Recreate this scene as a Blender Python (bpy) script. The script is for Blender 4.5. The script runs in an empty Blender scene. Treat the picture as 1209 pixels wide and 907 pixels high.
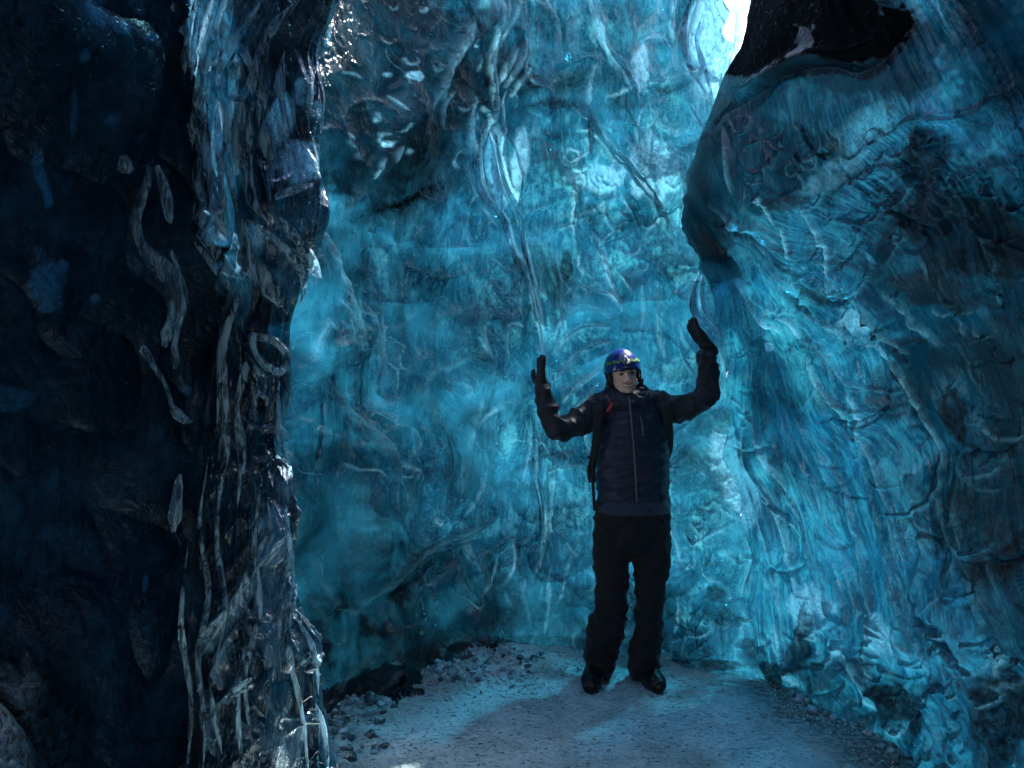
import bpy, bmesh, math, random
import numpy as np
from mathutils import Vector, Matrix
random.seed(7)
rng = np.random.default_rng(11)
S = bpy.context.scene
COL = S.collection

SUNEL, SUNAZ, SUNE, SUNANG, EXPO = 52, 42, 5.0, 2.5, 2.66
# ------------------------------------------------------------------ camera
W, H, F = 1209.0, 907.0, 873.0
CAM = np.array([0.0, 0.0, 1.55])
PITCH = math.radians(0.82)
cd = bpy.data.cameras.new('camera'); cam = bpy.data.objects.new('camera', cd); COL.objects.link(cam)
cam.location = CAM.tolist(); cam.rotation_euler = (math.radians(90) + PITCH, 0, 0)
cd.sensor_width = 36; cd.lens = 36 * F / W; cd.clip_start = 0.05; cd.clip_end = 500
S.camera = cam
# ------------------------------------------------------------------ sky, sun, exposure
SUN_EL, SUN_AZ = math.radians(SUNEL), math.radians(SUNAZ)      # azimuth clockwise from +Y
world = bpy.data.worlds.new('World'); S.world = world; world.use_nodes = True
wn = world.node_tree.nodes; wl = world.node_tree.links
bg = wn.get('Background') or wn.new('ShaderNodeBackground')
sky = wn.new('ShaderNodeTexSky'); sky.sky_type = 'NISHITA'; sky.sun_disc = False
sky.sun_elevation = SUN_EL; sky.sun_rotation = SUN_AZ
wl.new(sky.outputs[0], bg.inputs[0]); bg.inputs[1].default_value = 0.10
sd = bpy.data.lights.new('sun', 'SUN'); sun = bpy.data.objects.new('sun', sd); COL.objects.link(sun)
sd.energy = SUNE; sd.angle = math.radians(SUNANG); sd.color = (1.0, 0.97, 0.92)
sdir = Vector((math.sin(SUN_AZ) * math.cos(SUN_EL), math.cos(SUN_AZ) * math.cos(SUN_EL), math.sin(SUN_EL)))
sun.rotation_euler = sdir.to_track_quat('Z', 'Y').to_euler(); sun.location = (sdir * 20)[:]
S.view_settings.view_transform = 'Standard'; S.view_settings.look = 'None'
S.view_settings.exposure = EXPO; S.view_settings.gamma = 1.0
S.render.engine = 'CYCLES'
cy = S.cycles
cy.max_bounces = 8; cy.diffuse_bounces = 3; cy.glossy_bounces = 3; cy.transmission_bounces = 5; cy.transparent_max_bounces = 8
cy.use_denoising = True; cy.sample_clamp_indirect = 4.0
cy.caustics_reflective = False; cy.caustics_refractive = False

# ------------------------------------------------------------------ helpers
def P(px, py, d):
    """a point seen at photo pixel (px, py), d metres ahead of the camera"""
    cx = (np.asarray(px, float) - W / 2) / F * d
    cz = (H / 2 - np.asarray(py, float)) / F * d
    c, s = math.cos(PITCH), math.sin(PITCH)
    return np.stack([cx, d * c - cz * s, CAM[2] + d * s + cz * c], -1)

def V3(px, py, d):
    return Vector(P(px, py, float(d)).tolist())

def mesh_obj(name, verts, faces, mat=None, parent=None, smooth=True):
    me = bpy.data.meshes.new(name)
    me.from_pydata([tuple(v) for v in verts], [], [tuple(f) for f in faces])
    me.update()
    if smooth: me.polygons.foreach_set('use_smooth', [True] * len(me.polygons))
    if mat: me.materials.append(mat)
    o = bpy.data.objects.new(name, me); COL.objects.link(o)
    if parent: o.parent = parent
    return o

def grid_obj(name, PT, mat, parent=None, attrs=None, wrap=False, flip=False, hole=None):
    """PT: (rows, cols, 3) points -> one smooth sheet; wrap joins the last column to the first"""
    r, c = PT.shape[:2]
    me = bpy.data.meshes.new(name)
    me.vertices.add(r * c); me.vertices.foreach_set('co', PT.reshape(-1).astype(np.float32))
    idx = np.arange(r * c).reshape(r, c)
    if wrap: idx = np.concatenate([idx, idx[:, :1]], 1)
    a, b, d, e = idx[:-1, :-1], idx[:-1, 1:], idx[1:, 1:], idx[1:, :-1]
    q = np.stack([a, b, d, e] if flip else [a, e, d, b], -1).reshape(-1, 4)
    if hole is not None: q = q[~hole.reshape(-1)[q].all(1)]
    n = len(q)
    me.loops.add(n * 4); me.loops.foreach_set('vertex_index', q.reshape(-1).astype(np.int32))
    me.polygons.add(n)
    me.polygons.foreach_set('loop_start', np.arange(0, n * 4, 4, dtype=np.int32))
    me.polygons.foreach_set('loop_total', np.full(n, 4, dtype=np.int32))
    me.polygons.foreach_set('use_smooth', np.ones(n, dtype=bool))
    me.update(calc_edges=True)
    for k, v in (attrs or {}).items():
        at = me.attributes.new(k, 'FLOAT', 'POINT'); at.data.foreach_set('value', v.reshape(-1).astype(np.float32))
    me.materials.append(mat)
    o = bpy.data.objects.new(name, me); COL.objects.link(o)
    if parent: o.parent = parent
    return o

def tag(o, label=None, cat=None, group=None, kind=None):
    if label: o['label'] = label
    if cat: o['category'] = cat
    if group: o['group'] = group
    if kind: o['kind'] = kind
    return o

def empty(name, loc, **k):
    o = bpy.data.objects.new(name, None); COL.objects.link(o); o.location = loc; o.empty_display_size = .1
    tag(o, **k); return o

# gradient noise -------------------------------------------------------
_p = rng.permutation(256); _p = np.concatenate([_p, _p, _p])
_g = rng.normal(size=(256, 3)); _g /= np.linalg.norm(_g, axis=1)[:, None]
def noise(p):
    sh = p.shape[:-1]; p = p.reshape(-1, 3).astype(np.float32)
    i = np.floor(p).astype(np.int32); f = p - i; i &= 255
    u = f * f * f * (f * (f * 6 - 15) + 10)
    out = 0
    for dx in (0, 1):
        wx = u[:, 0] if dx else 1 - u[:, 0]
        for dy in (0, 1):
            wy = u[:, 1] if dy else 1 - u[:, 1]
            for dz in (0, 1):
                wz = u[:, 2] if dz else 1 - u[:, 2]
                h = _p[_p[_p[(i[:, 0] + dx) & 255] + ((i[:, 1] + dy) & 255)] + ((i[:, 2] + dz) & 255)]
                g = _g[h]
                out = out + wx * wy * wz * (g[:, 0] * (f[:, 0] - dx) + g[:, 1] * (f[:, 1] - dy) + g[:, 2] * (f[:, 2] - dz))
    return (out * 1.6).reshape(sh)
def fbm(p, oct=3, gain=.5):
    s, a = 0, 1.0
    for k in range(oct):
        s = s + a * noise(p + 17.3 * k); p = p * 2.03; a *= gain
    return s
def warp(p, amp, sc):
    return p + amp * np.stack([noise(p * sc + 5.1), noise(p * sc + 31.7), noise(p * sc + 71.3)], -1)
def ridged(n): return 1 - np.abs(n) * 2
def sstep(a, b, x):
    t = np.clip((x - a) / (b - a), 0, 1); return t * t * (3 - 2 * t)

def tps(pts, vals, scale=400.0, reg=1e-3):
    """thin-plate interpolation of hand placed values over the wall"""
    A = np.array(pts, float) / scale; v = np.array(vals, float); n = len(A)
    def U(r2): return np.where(r2 > 1e-12, .5 * r2 * np.log(np.maximum(r2, 1e-12)), 0)
    K = U(((A[:, None] - A[None]) ** 2).sum(-1)) + reg * np.eye(n)
    Pm = np.c_[np.ones(n), A]
    M = np.block([[K, Pm], [Pm.T, np.zeros((3, 3))]])
    w = np.linalg.solve(M, np.r_[v, 0, 0, 0])
    def f(x, y):
        x = np.asarray(x, float) / scale; y = np.asarray(y, float) / scale
        out = w[n] + w[n + 1] * x + w[n + 2] * y
        for k in range(n):
            out = out + w[k] * U((x - A[k, 0]) ** 2 + (y - A[k, 1]) ** 2)
        return out
    return f

def smooth_line(pts, n=8):
    p = np.array(pts, float)
    if len(p) < 3: 
        t = np.linspace(0, 1, n)[:, None]; return p[0] * (1 - t) + p[-1] * t
    q = np.vstack([2 * p[0] - p[1], p, 2 * p[-1] - p[-2]]); out = []
    for i in range(1, len(q) - 2):
        for t in np.linspace(0, 1, n, endpoint=False):
            a, b, c, d = q[i - 1], q[i], q[i + 1], q[i + 2]
            out.append(.5 * (2 * b + (c - a) * t + (2 * a - 5 * b + 4 * c - d) * t * t + (3 * b - a - 3 * c + d) * t ** 3))
    out.append(p[-1]); return np.array(out)

class Sheet:
    """an ice wall: a grid over photo directions with its own depth, raised and cut by flow features"""
    def __init__(s, PX, PY, D):
        s.PX, s.PY = PX, PY
        s.B = P(PX, PY, D)                      # base points in the world
        s.h = np.zeros(PX.shape); s.ash = np.zeros(PX.shape); s.dense = np.zeros(PX.shape); s.frost = np.zeros(PX.shape)
        s.flow = np.zeros(PX.shape)
    def normals(s, B=None):
        B = s.B if B is None else B
        du = np.gradient(B, axis=1); dv = np.gradient(B, axis=0)
        n = np.cross(du, dv); n /= np.linalg.norm(n, axis=-1)[..., None] + 1e-12
        return n                                 # px right, py down -> faces the camera after the sign fix below
    def lines(s, feats, mask=None):
        """feats: (pts, half width px, height m, frost, striae) ridges (grooves when height < 0)"""
        for ft in feats:
            pts, w, h, fr, st = (list(ft) + [0, 0])[:5]
            L = smooth_line(pts, 7)
            w2 = w * 2.6 + 2
            x0, y0 = L.min(0) - w2; x1, y1 = L.max(0) + w2
            sel = np.nonzero((s.PX > x0) & (s.PX < x1) & (s.PY > y0) & (s.PY < y1) & (True if mask is None else mask))
            if len(sel[0]) == 0: continue
            X, Y = s.PX[sel], s.PY[sel]
            best = np.full(X.shape, 1e9); sg = np.zeros(X.shape); al = np.zeros(X.shape)
            seg = np.linalg.norm(np.diff(L, axis=0), axis=1); cum = np.r_[0, np.cumsum(seg)]; tot = cum[-1]
            for k in range(len(L) - 1):
                a, b = L[k], L[k + 1]; d = b - a; l2 = d @ d + 1e-9
                t = np.clip(((X - a[0]) * d[0] + (Y - a[1]) * d[1]) / l2, 0, 1)
                ex, ey = X - a[0] - t * d[0], Y - a[1] - t * d[1]
                r = np.hypot(ex, ey); m = r < best
                best[m] = r[m]; sg[m] = np.sign(d[0] * ey - d[1] * ex)[m]; al[m] = (cum[k] + t * seg[k])[m]
            u = al / tot
            closed = np.hypot(*(L[0] - L[-1])) < 2
            env = np.ones_like(u) if closed else np.clip(np.sin(np.pi * np.clip(u, .0, 1)), 0, 1) ** .45
            wob = 1 + .35 * noise(np.stack([al / (w * 3 + 4), al * 0 + L[0, 0] * .37, al * 0 + L[0, 1] * .71], -1))
            ww = np.maximum(w * (.35 + .65 * env) * wob, 1.2)
            q = best / ww
            prof = np.exp(-q ** 2 * 1.6) if h > 0 else np.exp(-q ** 2 * 2.2) * 1.0
            dd = h * prof * env
            if st:
                sn = noise(np.stack([sg * best / 3.0 + L[0, 0], al / 45.0, al * 0 + L[0, 1]], -1))
                dd = dd + abs(h) * st * sn * np.exp(-q ** 2) * env
            s.h[sel] += dd
            if fr > 0: s.frost[sel] = np.maximum(s.frost[sel], fr * np.exp(-q ** 2 * 2.4) * env)  # pale line along the ridge, its highlight put into the colour
            if fr < 0: s.ash[sel] = np.maximum(s.ash[sel], -fr * np.exp(-q ** 2 * 1.0) * env)  # volcanic dust bands, and groove shade put into the colour
            s.flow[sel] = np.maximum(s.flow[sel], np.exp(-q ** 2) * env)
    def blobs(s, bl, what='ash'):
        T = getattr(s, what)
        for b in bl:
            x, y, rx, ry, a = b[:5]; rot = math.radians(b[5]) if len(b) > 5 else 0
            dx, dy = s.PX - x, s.PY - y
            c, sn = math.cos(rot), math.sin(rot)
            u, v = (dx * c + dy * sn) / rx, (-dx * sn + dy * c) / ry
            r = u * u + v * v
            nz = noise(np.stack([s.PX / (rx * .7), s.PY / (ry * .7), s.PX * 0 + x * .13], -1))
            nz = nz + .5 * noise(np.stack([s.PX / 9., s.PY / 9., s.PX * 0 + x * .3], -1))
            val = a * np.clip(sstep(1.25, .55, r + nz * .55), 0, 1)
            T[...] = np.maximum(T, val)
    def build(s, name, mat, parent=None, wrap=False, hole=None, **extra):
        n = s.normals()
        tocam = CAM - s.B
        if not wrap: 
            sgn = np.sign((n * tocam).sum(-1)); sgn[sgn == 0] = 1
            n = n * (1 if np.mean(sgn) > 0 else -1)
        PT = s.B + n * s.h[..., None]
        return grid_obj(name, PT, mat, parent, dict(ash=s.ash, frost=s.frost, dense=s.dense, **extra), wrap, hole=hole)

def scaled(feats, fw, fh, ff):
    out = []
    for a in feats:
        a = (list(a) + [0, 0])[:5]; out.append((a[0], a[1] * fw, a[2] * fh, a[3] * ff if a[3] > 0 else a[3], a[4]))
    return out

def axis(lo, a, b, hi, fine, coarse):
    """pixel coordinates: fine steps between a and b, growing ones outside the frame"""
    out = list(np.arange(a, b + fine, fine)); st = fine
    x = out[-1]
    while x < hi: st = min(st * 1.12, coarse); x += st; out.append(x)
    x = a; st = fine; pre = []
    while x > lo: st = min(st * 1.12, coarse); x -= st; pre.append(x)
    return np.array(pre[::-1] + out)

# ------------------------------------------------------------------ materials
class NT:
    def __init__(s, name):
        s.m = bpy.data.materials.new(name); s.m.use_nodes = True
        s.t = s.m.node_tree; s.t.nodes.clear(); s.out = s.n('OutputMaterial')
    def n(s, typ, **k):
        nd = s.t.nodes.new('ShaderNode' + typ)
        for a, v in k.items():
            if a in nd.inputs.keys(): nd.inputs[a].default_value = v
            else: setattr(nd, a, v)
        return nd
    def l(s, a, b): s.t.links.new(a, b)
    def coord(s, scale=(1, 1, 1), rot=(0, 0, 0)):
        g = s.n('NewGeometry'); mp = s.n('Mapping')
        mp.inputs['Scale'].default_value = scale; mp.inputs['Rotation'].default_value = rot
        s.l(g.outputs['Position'], mp.inputs['Vector']); return mp.outputs[0]
    def noise(s, vec, scale, detail=4, rough=.55, dist=0.0):
        nd = s.n('TexNoise'); nd.inputs['Scale'].default_value = scale; nd.inputs['Detail'].default_value = detail
        nd.inputs['Roughness'].default_value = rough; nd.inputs['Distortion'].default_value = dist
        s.l(vec, nd.inputs['Vector']); return nd.outputs['Fac']
    def ramp(s, fac, stops):
        r = s.n('ValToRGB'); e = r.color_ramp.elements
        while len(e) < len(stops): e.new(.5)
        for k, (p, c) in enumerate(stops):
            e[k].position = p; e[k].color = (c, c, c, 1) if np.isscalar(c) else (*c, 1)
        s.l(fac, r.inputs[0]); return r.outputs[0]
    def math(s, op, a, b=None, clamp=False):
        nd = s.n('Math', operation=op); nd.use_clamp = clamp
        for k, v in enumerate((a, b)):
            if v is None: continue
            if np.isscalar(v): nd.inputs[k].default_value = v
            else: s.l(v, nd.inputs[k])
        return nd.outputs[0]
    def mix(s, fac, a, b):
        nd = s.n('Mix', data_type='RGBA')
        for sock, v in ((0, fac), (6, a), (7, b)):
            if isinstance(v, (tuple, list)): nd.inputs[sock].default_value = (*v, 1)
            elif np.isscalar(v): nd.inputs[sock].default_value = v
            else: s.l(v, nd.inputs[sock])
        return nd.outputs[2]
    def mixs(s, fac, a, b):
        nd = s.n('MixShader')
        if np.isscalar(fac): nd.inputs[0].default_value = fac
        else: s.l(fac, nd.inputs[0])
        s.l(a, nd.inputs[1]); s.l(b, nd.inputs[2]); return nd.outputs[0]
    def attr(s, name):
        a = s.n('Attribute'); a.attribute_name = name; return a.outputs['Fac']
    def bump(s, h, strength, dist, normal=None):
        b = s.n('Bump'); b.inputs['Strength'].default_value = strength; b.inputs['Distance'].default_value = dist
        s.l(h, b.inputs['Height'])
        if normal is not None: s.l(normal, b.inputs['Normal'])
        return b.outputs[0]
    def done(s, sh): s.l(sh, s.out.inputs[0]); return s.m

def ice(name, deep, mid, pale, milky_glint=(.62, .74, .82), trans=.6, clear=.1, rough=.12, streak=(1, 1, 1), ior=1.5, fine=1.0, spec=.7, k=.13, km=.35, band=.7, tintc=None, follow=False, stm=.5):
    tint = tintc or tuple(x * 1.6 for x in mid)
    deep, mid, pale = [tuple(k * x for x in c) for c in (deep, mid, pale)]; milky_glint = tuple(km * x for x in milky_glint)
    m = NT(name)
    c = m.coord(); cs = m.coord(streak)
    big = m.noise(c, 2.2, 6, .62, .9)
    swirl = m.noise(cs, 7.0, 7, .68, 1.6)
    col = m.ramp(m.math('ADD', m.math('MULTIPLY', big, .5), m.math('MULTIPLY', swirl, .5)),
                 [(.36, deep), (.50, mid), (.62, pale)])
    # thin dark lines of refracted light, put into the ice colour
    v = m.noise(cs, 10.0, 3, .5, 2.8)
    caustic = m.ramp(m.math('ABSOLUTE', m.math('SUBTRACT', v, .5)), [(.0, 1.0), (.018, 0.0)])
    vmask = m.ramp(m.noise(c, 3.1, 2), [(.5, 0.0), (.62, 1.0)])
    col = m.mix(m.math('MULTIPLY', m.math('MULTIPLY', caustic, vmask), .55), col, tuple(.35 * x for x in deep))
    # folded bright and dark caustic lines, refracted light put into the colour
    N = m.noise(cs, 3.6, 2.5, .55, 2.2)
    fr0 = m.math('FRACT', m.math('MULTIPLY', N, 13.0))
    bm_ = m.ramp(m.noise(c, 2.3, 3, .6), [(.40, 0.0), (.58, 1.0)])
    lb = m.math('MULTIPLY', m.ramp(fr0, [(.40, 0.0), (.49, 1.0), (.52, 0.0)]), bm_)
    ld = m.math('MULTIPLY', m.ramp(fr0, [(.50, 0.0), (.56, 1.0), (.72, 0.0)]), bm_)
    col = m.mix(m.math('MULTIPLY', lb, band), col, tuple(min(1, 1.5 * x) for x in pale))
    col = m.mix(m.math('MULTIPLY', ld, band * .8), col, tuple(.5 * x for x in deep))
    if follow:      # striations that follow the streams of the wall
        cv = m.n('CombineXYZ'); m.l(m.math('MULTIPLY', m.attr('stream'), 20.0), cv.inputs[0]); m.l(m.math('MULTIPLY', m.attr('along'), 2.6), cv.inputs[1])
        st_ = m.noise(cv.outputs[0], 1.0, 5, .68, .5)
    else:
        st_ = m.noise(m.coord(tuple(a_ * b_ for a_, b_ in zip(streak, (1, 1, .16)))), 34, 4, .65, .35)
    col = m.mix(m.math('MULTIPLY', m.ramp(st_, [(.46, 0.0), (.66, 1.0)]), m.math('MULTIPLY', m.ramp(m.noise(c, 1.9, 3, .6), [(.42, .45 if follow else .0), (.62, 1.0)]), stm)), col, pale)
    col = m.mix(m.math('MULTIPLY', m.ramp(st_, [(.34, 1.0), (.44, 0.0)]), stm * .5), col, deep)
    tl = m.attr('young'); vm = m.n('VectorMath', operation='MULTIPLY'); m.l(col, vm.inputs[0]); vm.inputs[1].default_value = (1.3, 1.5, 1.3)  # brightness near the opening put into the ice colour
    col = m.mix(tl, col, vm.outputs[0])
    # thick ice, plus dimness away from the opening put into the colour
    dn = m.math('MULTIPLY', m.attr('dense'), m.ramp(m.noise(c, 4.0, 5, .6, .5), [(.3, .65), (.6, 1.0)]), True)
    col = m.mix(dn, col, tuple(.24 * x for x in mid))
    # volcanic dust specks, plus shade of grooves and ledge put into the colour
    sp = m.ramp(m.noise(c, 38, 5, .7, .6), [(.35, 0.0), (.62, 1.0)])
    ash = m.attr('ash')
    ash_shade_fac = m.math('ADD', m.math('MULTIPLY', ash, m.math('ADD', m.math('MULTIPLY', sp, .55), .5), True), m.math('MULTIPLY', m.math('SUBTRACT', ash, .78, True), 1.8), True)
    specks = m.math('MULTIPLY', m.ramp(m.noise(c, 24, 3, .6, .3), [(.70, 0.0), (.74, 1.0)]), .8)
    col = m.mix(specks, col, tuple(.3 * x for x in deep))
    col = m.mix(ash_shade_fac, col, (.0012, .0022, .0034))
    # airy white ice, plus highlights on ridges and crests put into the colour
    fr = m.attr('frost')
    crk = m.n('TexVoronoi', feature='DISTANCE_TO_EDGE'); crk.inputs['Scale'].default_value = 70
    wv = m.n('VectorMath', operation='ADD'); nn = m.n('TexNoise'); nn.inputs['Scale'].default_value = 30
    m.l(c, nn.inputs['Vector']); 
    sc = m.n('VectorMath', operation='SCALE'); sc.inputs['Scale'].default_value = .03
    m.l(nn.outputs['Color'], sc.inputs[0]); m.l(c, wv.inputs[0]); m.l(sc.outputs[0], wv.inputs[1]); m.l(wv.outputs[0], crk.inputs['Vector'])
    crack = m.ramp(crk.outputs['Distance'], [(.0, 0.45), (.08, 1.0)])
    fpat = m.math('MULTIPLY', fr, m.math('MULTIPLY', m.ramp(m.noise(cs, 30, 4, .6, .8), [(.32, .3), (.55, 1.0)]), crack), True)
    col = m.mix(fpat, col, milky_glint)
    # relief
    b1 = m.noise(cs, 16, 3, .5, 1.6); b2 = m.noise(c, 95, 3, .6, .5)
    hgt = m.math('ADD', b1, m.math('MULTIPLY', b2, .10))
    hgt = m.math('ADD', hgt, m.math('MULTIPLY', m.math('MULTIPLY', fr, crk.outputs['Distance']), .7))
    hgt = m.math('ADD', hgt, m.math('ADD', m.math('MULTIPLY', lb, .5), m.math('MULTIPLY', st_, .6 * stm)))
    rm = m.ramp(m.noise(c, 2.7, 4, .6), [(.40, .18), (.62, .8)])
    nb = m.bump(m.math('MULTIPLY', hgt, rm), fine, .02)
    pr = m.n('BsdfPrincipled'); m.l(col, pr.inputs['Base Color'])
    pr.inputs['IOR'].default_value = ior; pr.inputs['Specular IOR Level'].default_value = spec
    rg = m.math('ADD', m.math('MULTIPLY', m.noise(c, 9, 3), .14), m.math('ADD', m.math('ADD', m.math('MULTIPLY', ash_shade_fac, .40), m.math('MULTIPLY', dn, .12)), rough - .07), True)
    m.l(m.math('SUBTRACT', spec, m.math('MULTIPLY', m.math('MAXIMUM', ash_shade_fac, m.math('MULTIPLY', dn, .6)), spec * 1.0), True), pr.inputs['Specular IOR Level'])
    m.l(rg, pr.inputs['Roughness']); m.l(nb, pr.inputs['Normal'])
    tr = m.n('BsdfTranslucent'); m.l(col, tr.inputs['Color']); m.l(nb, tr.inputs['Normal'])
    sh = m.mixs(m.math('MULTIPLY', m.math('SUBTRACT', 1.0, m.math('MULTIPLY', ash_shade_fac, .9)), trans), pr.outputs[0], tr.outputs[0])
    # keep the wet surface gloss on the glowing part too
    gl = m.n('BsdfGlossy'); m.l(rg, gl.inputs['Roughness']); m.l(nb, gl.inputs['Normal'])
    fz = m.n('Fresnel'); fz.inputs['IOR'].default_value = ior; m.l(nb, fz.inputs['Normal'])
    sh = m.mixs(m.math('MULTIPLY', fz.outputs[0], m.math('MULTIPLY', m.math('SUBTRACT', 1.0, m.math('MULTIPLY', m.math('MAXIMUM', ash_shade_fac, m.math('MULTIPLY', dn, .6)), .95)), trans)), sh, gl.outputs[0])
    if clear > 0:
        tp = m.n('BsdfTransparent'); tp.inputs['Color'].default_value = (*tint, 1)
        cf = m.math('MULTIPLY', m.math('SUBTRACT', 1.0, m.math('MAXIMUM', m.math('MAXIMUM', ash_shade_fac, dn), fpat), True), m.math('MULTIPLY', m.math('MULTIPLY', m.ramp(m.noise(c, 1.7, 5, .62, .8), [(.38, .0), (.64, 1.0)]), 2.0), clear))
        sh = m.mixs(cf, sh, tp.outputs[0])
    return m.done(sh)

def plain(name, col, rough=.6, spec=.5, bump=None, metallic=0, var=.0, vscale=40, sheen=0):
    m = NT(name); pr = m.n('BsdfPrincipled'); pr.inputs['Roughness'].default_value = rough
    pr.inputs['Specular IOR Level'].default_value = spec; pr.inputs['Metallic'].default_value = metallic
    pr.inputs['Base Color'].default_value = (*col, 1)
    if sheen: pr.inputs['Sheen Weight'].default_value = sheen
    c = m.coord()
    if var:
        f = m.noise(c, vscale, 4)
        m.l(m.mix(f, tuple(x * (1 - var) for x in col), tuple(min(1, x * (1 + var)) for x in col)), pr.inputs['Base Color'])
    if bump:
        m.l(m.bump(m.noise(c, bump[0], 4), bump[1], bump[2]), pr.inputs['Normal'])
    return m.done(pr.outputs[0])

# ================================================================== the cave
M_back = ice('back_wall_ice', (.002, .038, .095), (.009, .165, .32), (.10, .62, .84), milky_glint=(.24, .66, .86), trans=.62, clear=.055, tintc=(.035, .42, .66), rough=.06, k=.13, km=.65, streak=(1.3, 1.3, .75))
M_right = ice('right_wall_ice', follow=True, stm=.95, fine=.8, band=.2, k=.12, spec=.6, deep=(.002, .040, .095), mid=(.006, .130, .275), pale=(.045, .47, .74), milky_glint=(.16, .58, .84), trans=.62, clear=.04, rough=.08, km=.35, streak=(1, 1, .7))
M_left = ice('left_wall_ice', k=.9, km=.6, band=.5, deep=(.0010, .005, .012), mid=(.003, .014, .030), pale=(.010, .04, .075), milky_glint=(.04, .20, .42), trans=.0, clear=0, rough=.28, spec=.12)
M_col = ice('column_ice', (.0015, .016, .040), (.004, .048, .11), (.02, .16, .30), milky_glint=(.27, .56, .80), k=.35, km=1.25, trans=.5, clear=.12, tintc=(.16, .50, .66), rough=.06, streak=(1.6, 1.6, .22), ior=1.45)

def px_line(*a): return [(a[i], a[i + 1]) for i in range(0, len(a), 2)]
L = px_line

# the line where the right wall comes in front of the back wall
edge = np.array([(-330, 905), (-60, 892), (0, 884), (50, 874), (100, 850), (150, 829), (190, 813), (240, 808), (280, 811), (305, 819), (322, 831), (345, 842), (400, 850),
                 (480, 858), (600, 872), (700, 885), (800, 900), (860, 900), (1060, 905)], float)
def edge_x(y):
    yy = np.linspace(-330, 1060, 700); e = np.interp(yy, edge[:, 0], edge[:, 1])
    e = np.convolve(np.pad(e, 9, 'edge'), np.ones(19) / 19, 'valid'); lo_ = sstep(345, 420, yy); e = e + lo_ * (6 * np.sin(yy / 31.) + 4 * np.sin(yy / 13. + 1)); return np.interp(y, yy, e)
# ---- back wall ----------------------------------------------------
depth_back = tps([(380, 900), (430, 830), (500, 795), (560, 775), (640, 772), (720, 778), (800, 790), (880, 800), (960, 810),
                  (340, 600), (450, 600), (600, 600), (750, 600), (880, 600),
                  (340, 350), (450, 350), (600, 350), (750, 350), (880, 350),
                  (340, 100), (450, 120), (600, 100), (750, 80), (860, 60),
                  (200, 900), (200, 500), (200, 100), (1050, 500), (1050, 100), (600, -200), (300, -200), (860, -200)],
                 [3.25, 3.75, 4.1, 4.4, 4.5, 4.4, 4.2, 4.05, 3.95,
                  3.55, 4.25, 4.7, 4.65, 4.15,
                  3.6, 4.25, 4.8, 4.85, 4.5,
                  3.4, 3.95, 4.7, 5.15, 5.4,
                  3.6, 4.0, 3.8, 4.3, 5.4, 4.4, 3.4, 5.2], scale=300)
ax = axis(180, 325, 930, 1150, 1.35, 12); ay = axis(-28, -8, 850, 1010, 1.35, 10)
PX, PY = np.meshgrid(ax, ay)
lim = np.where(PY > 335, edge_x(PY) + 1.0, np.interp(PY, [120, 335], [1080, 850])); x0_ = 800; PX = np.where(PX > x0_, x0_ + (PX - x0_) * (lim - x0_) / (ax[-1] - x0_), PX)
PY = np.where(PY < 0, PY * (1 + 9 * sstep(500, 400, PX) + 2.2 * sstep(560, 625, PX)), PY)
wx = 26 * noise(np.stack([PX / 210, PY / 210, PX * 0 + 3], -1)); 
DB = depth_back(PX, PY)
back = Sheet(PX, PY, DB)
B = back.B
q = warp(B, .22, 1.6)
# scallops and billows
back.h += .15 * fbm(q * np.array([1.3, 1.3, .95]), 2)
cell = np.abs(noise(q * np.array([2.6, 2.6, 1.9]) + 9)); back.h += .10 * (1 - np.sqrt(cell + .02))
q2 = warp(B, .14, 3.2)
n1 = np.abs(noise(q2 * np.array([5.2, 5.2, 3.4]) + 40)); cr1 = 1 - np.sqrt(n1 + .003); back.h += .034 * (1 - np.sqrt(n1 + .012)); back.frost = np.maximum(back.frost, .25 * sstep(.84, .95, cr1) * sstep(-.1, .5, noise(B * 1.9 + 8)))  # crests whitened, their highlights put into the colour
q3 = warp(B, .07, 6.0)
n2 = np.abs(noise(q3 * np.array([13, 13, 6.0]) + 60)); back.h += .006 * (1 - np.sqrt(n2 + .004)) * (.3 + sstep(-.2, .5, noise(B * 1.7 + 3)))
back.h += .0015 * fbm(warp(B, .05, 9) * np.array([30, 30, 9.0]), 2)
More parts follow.
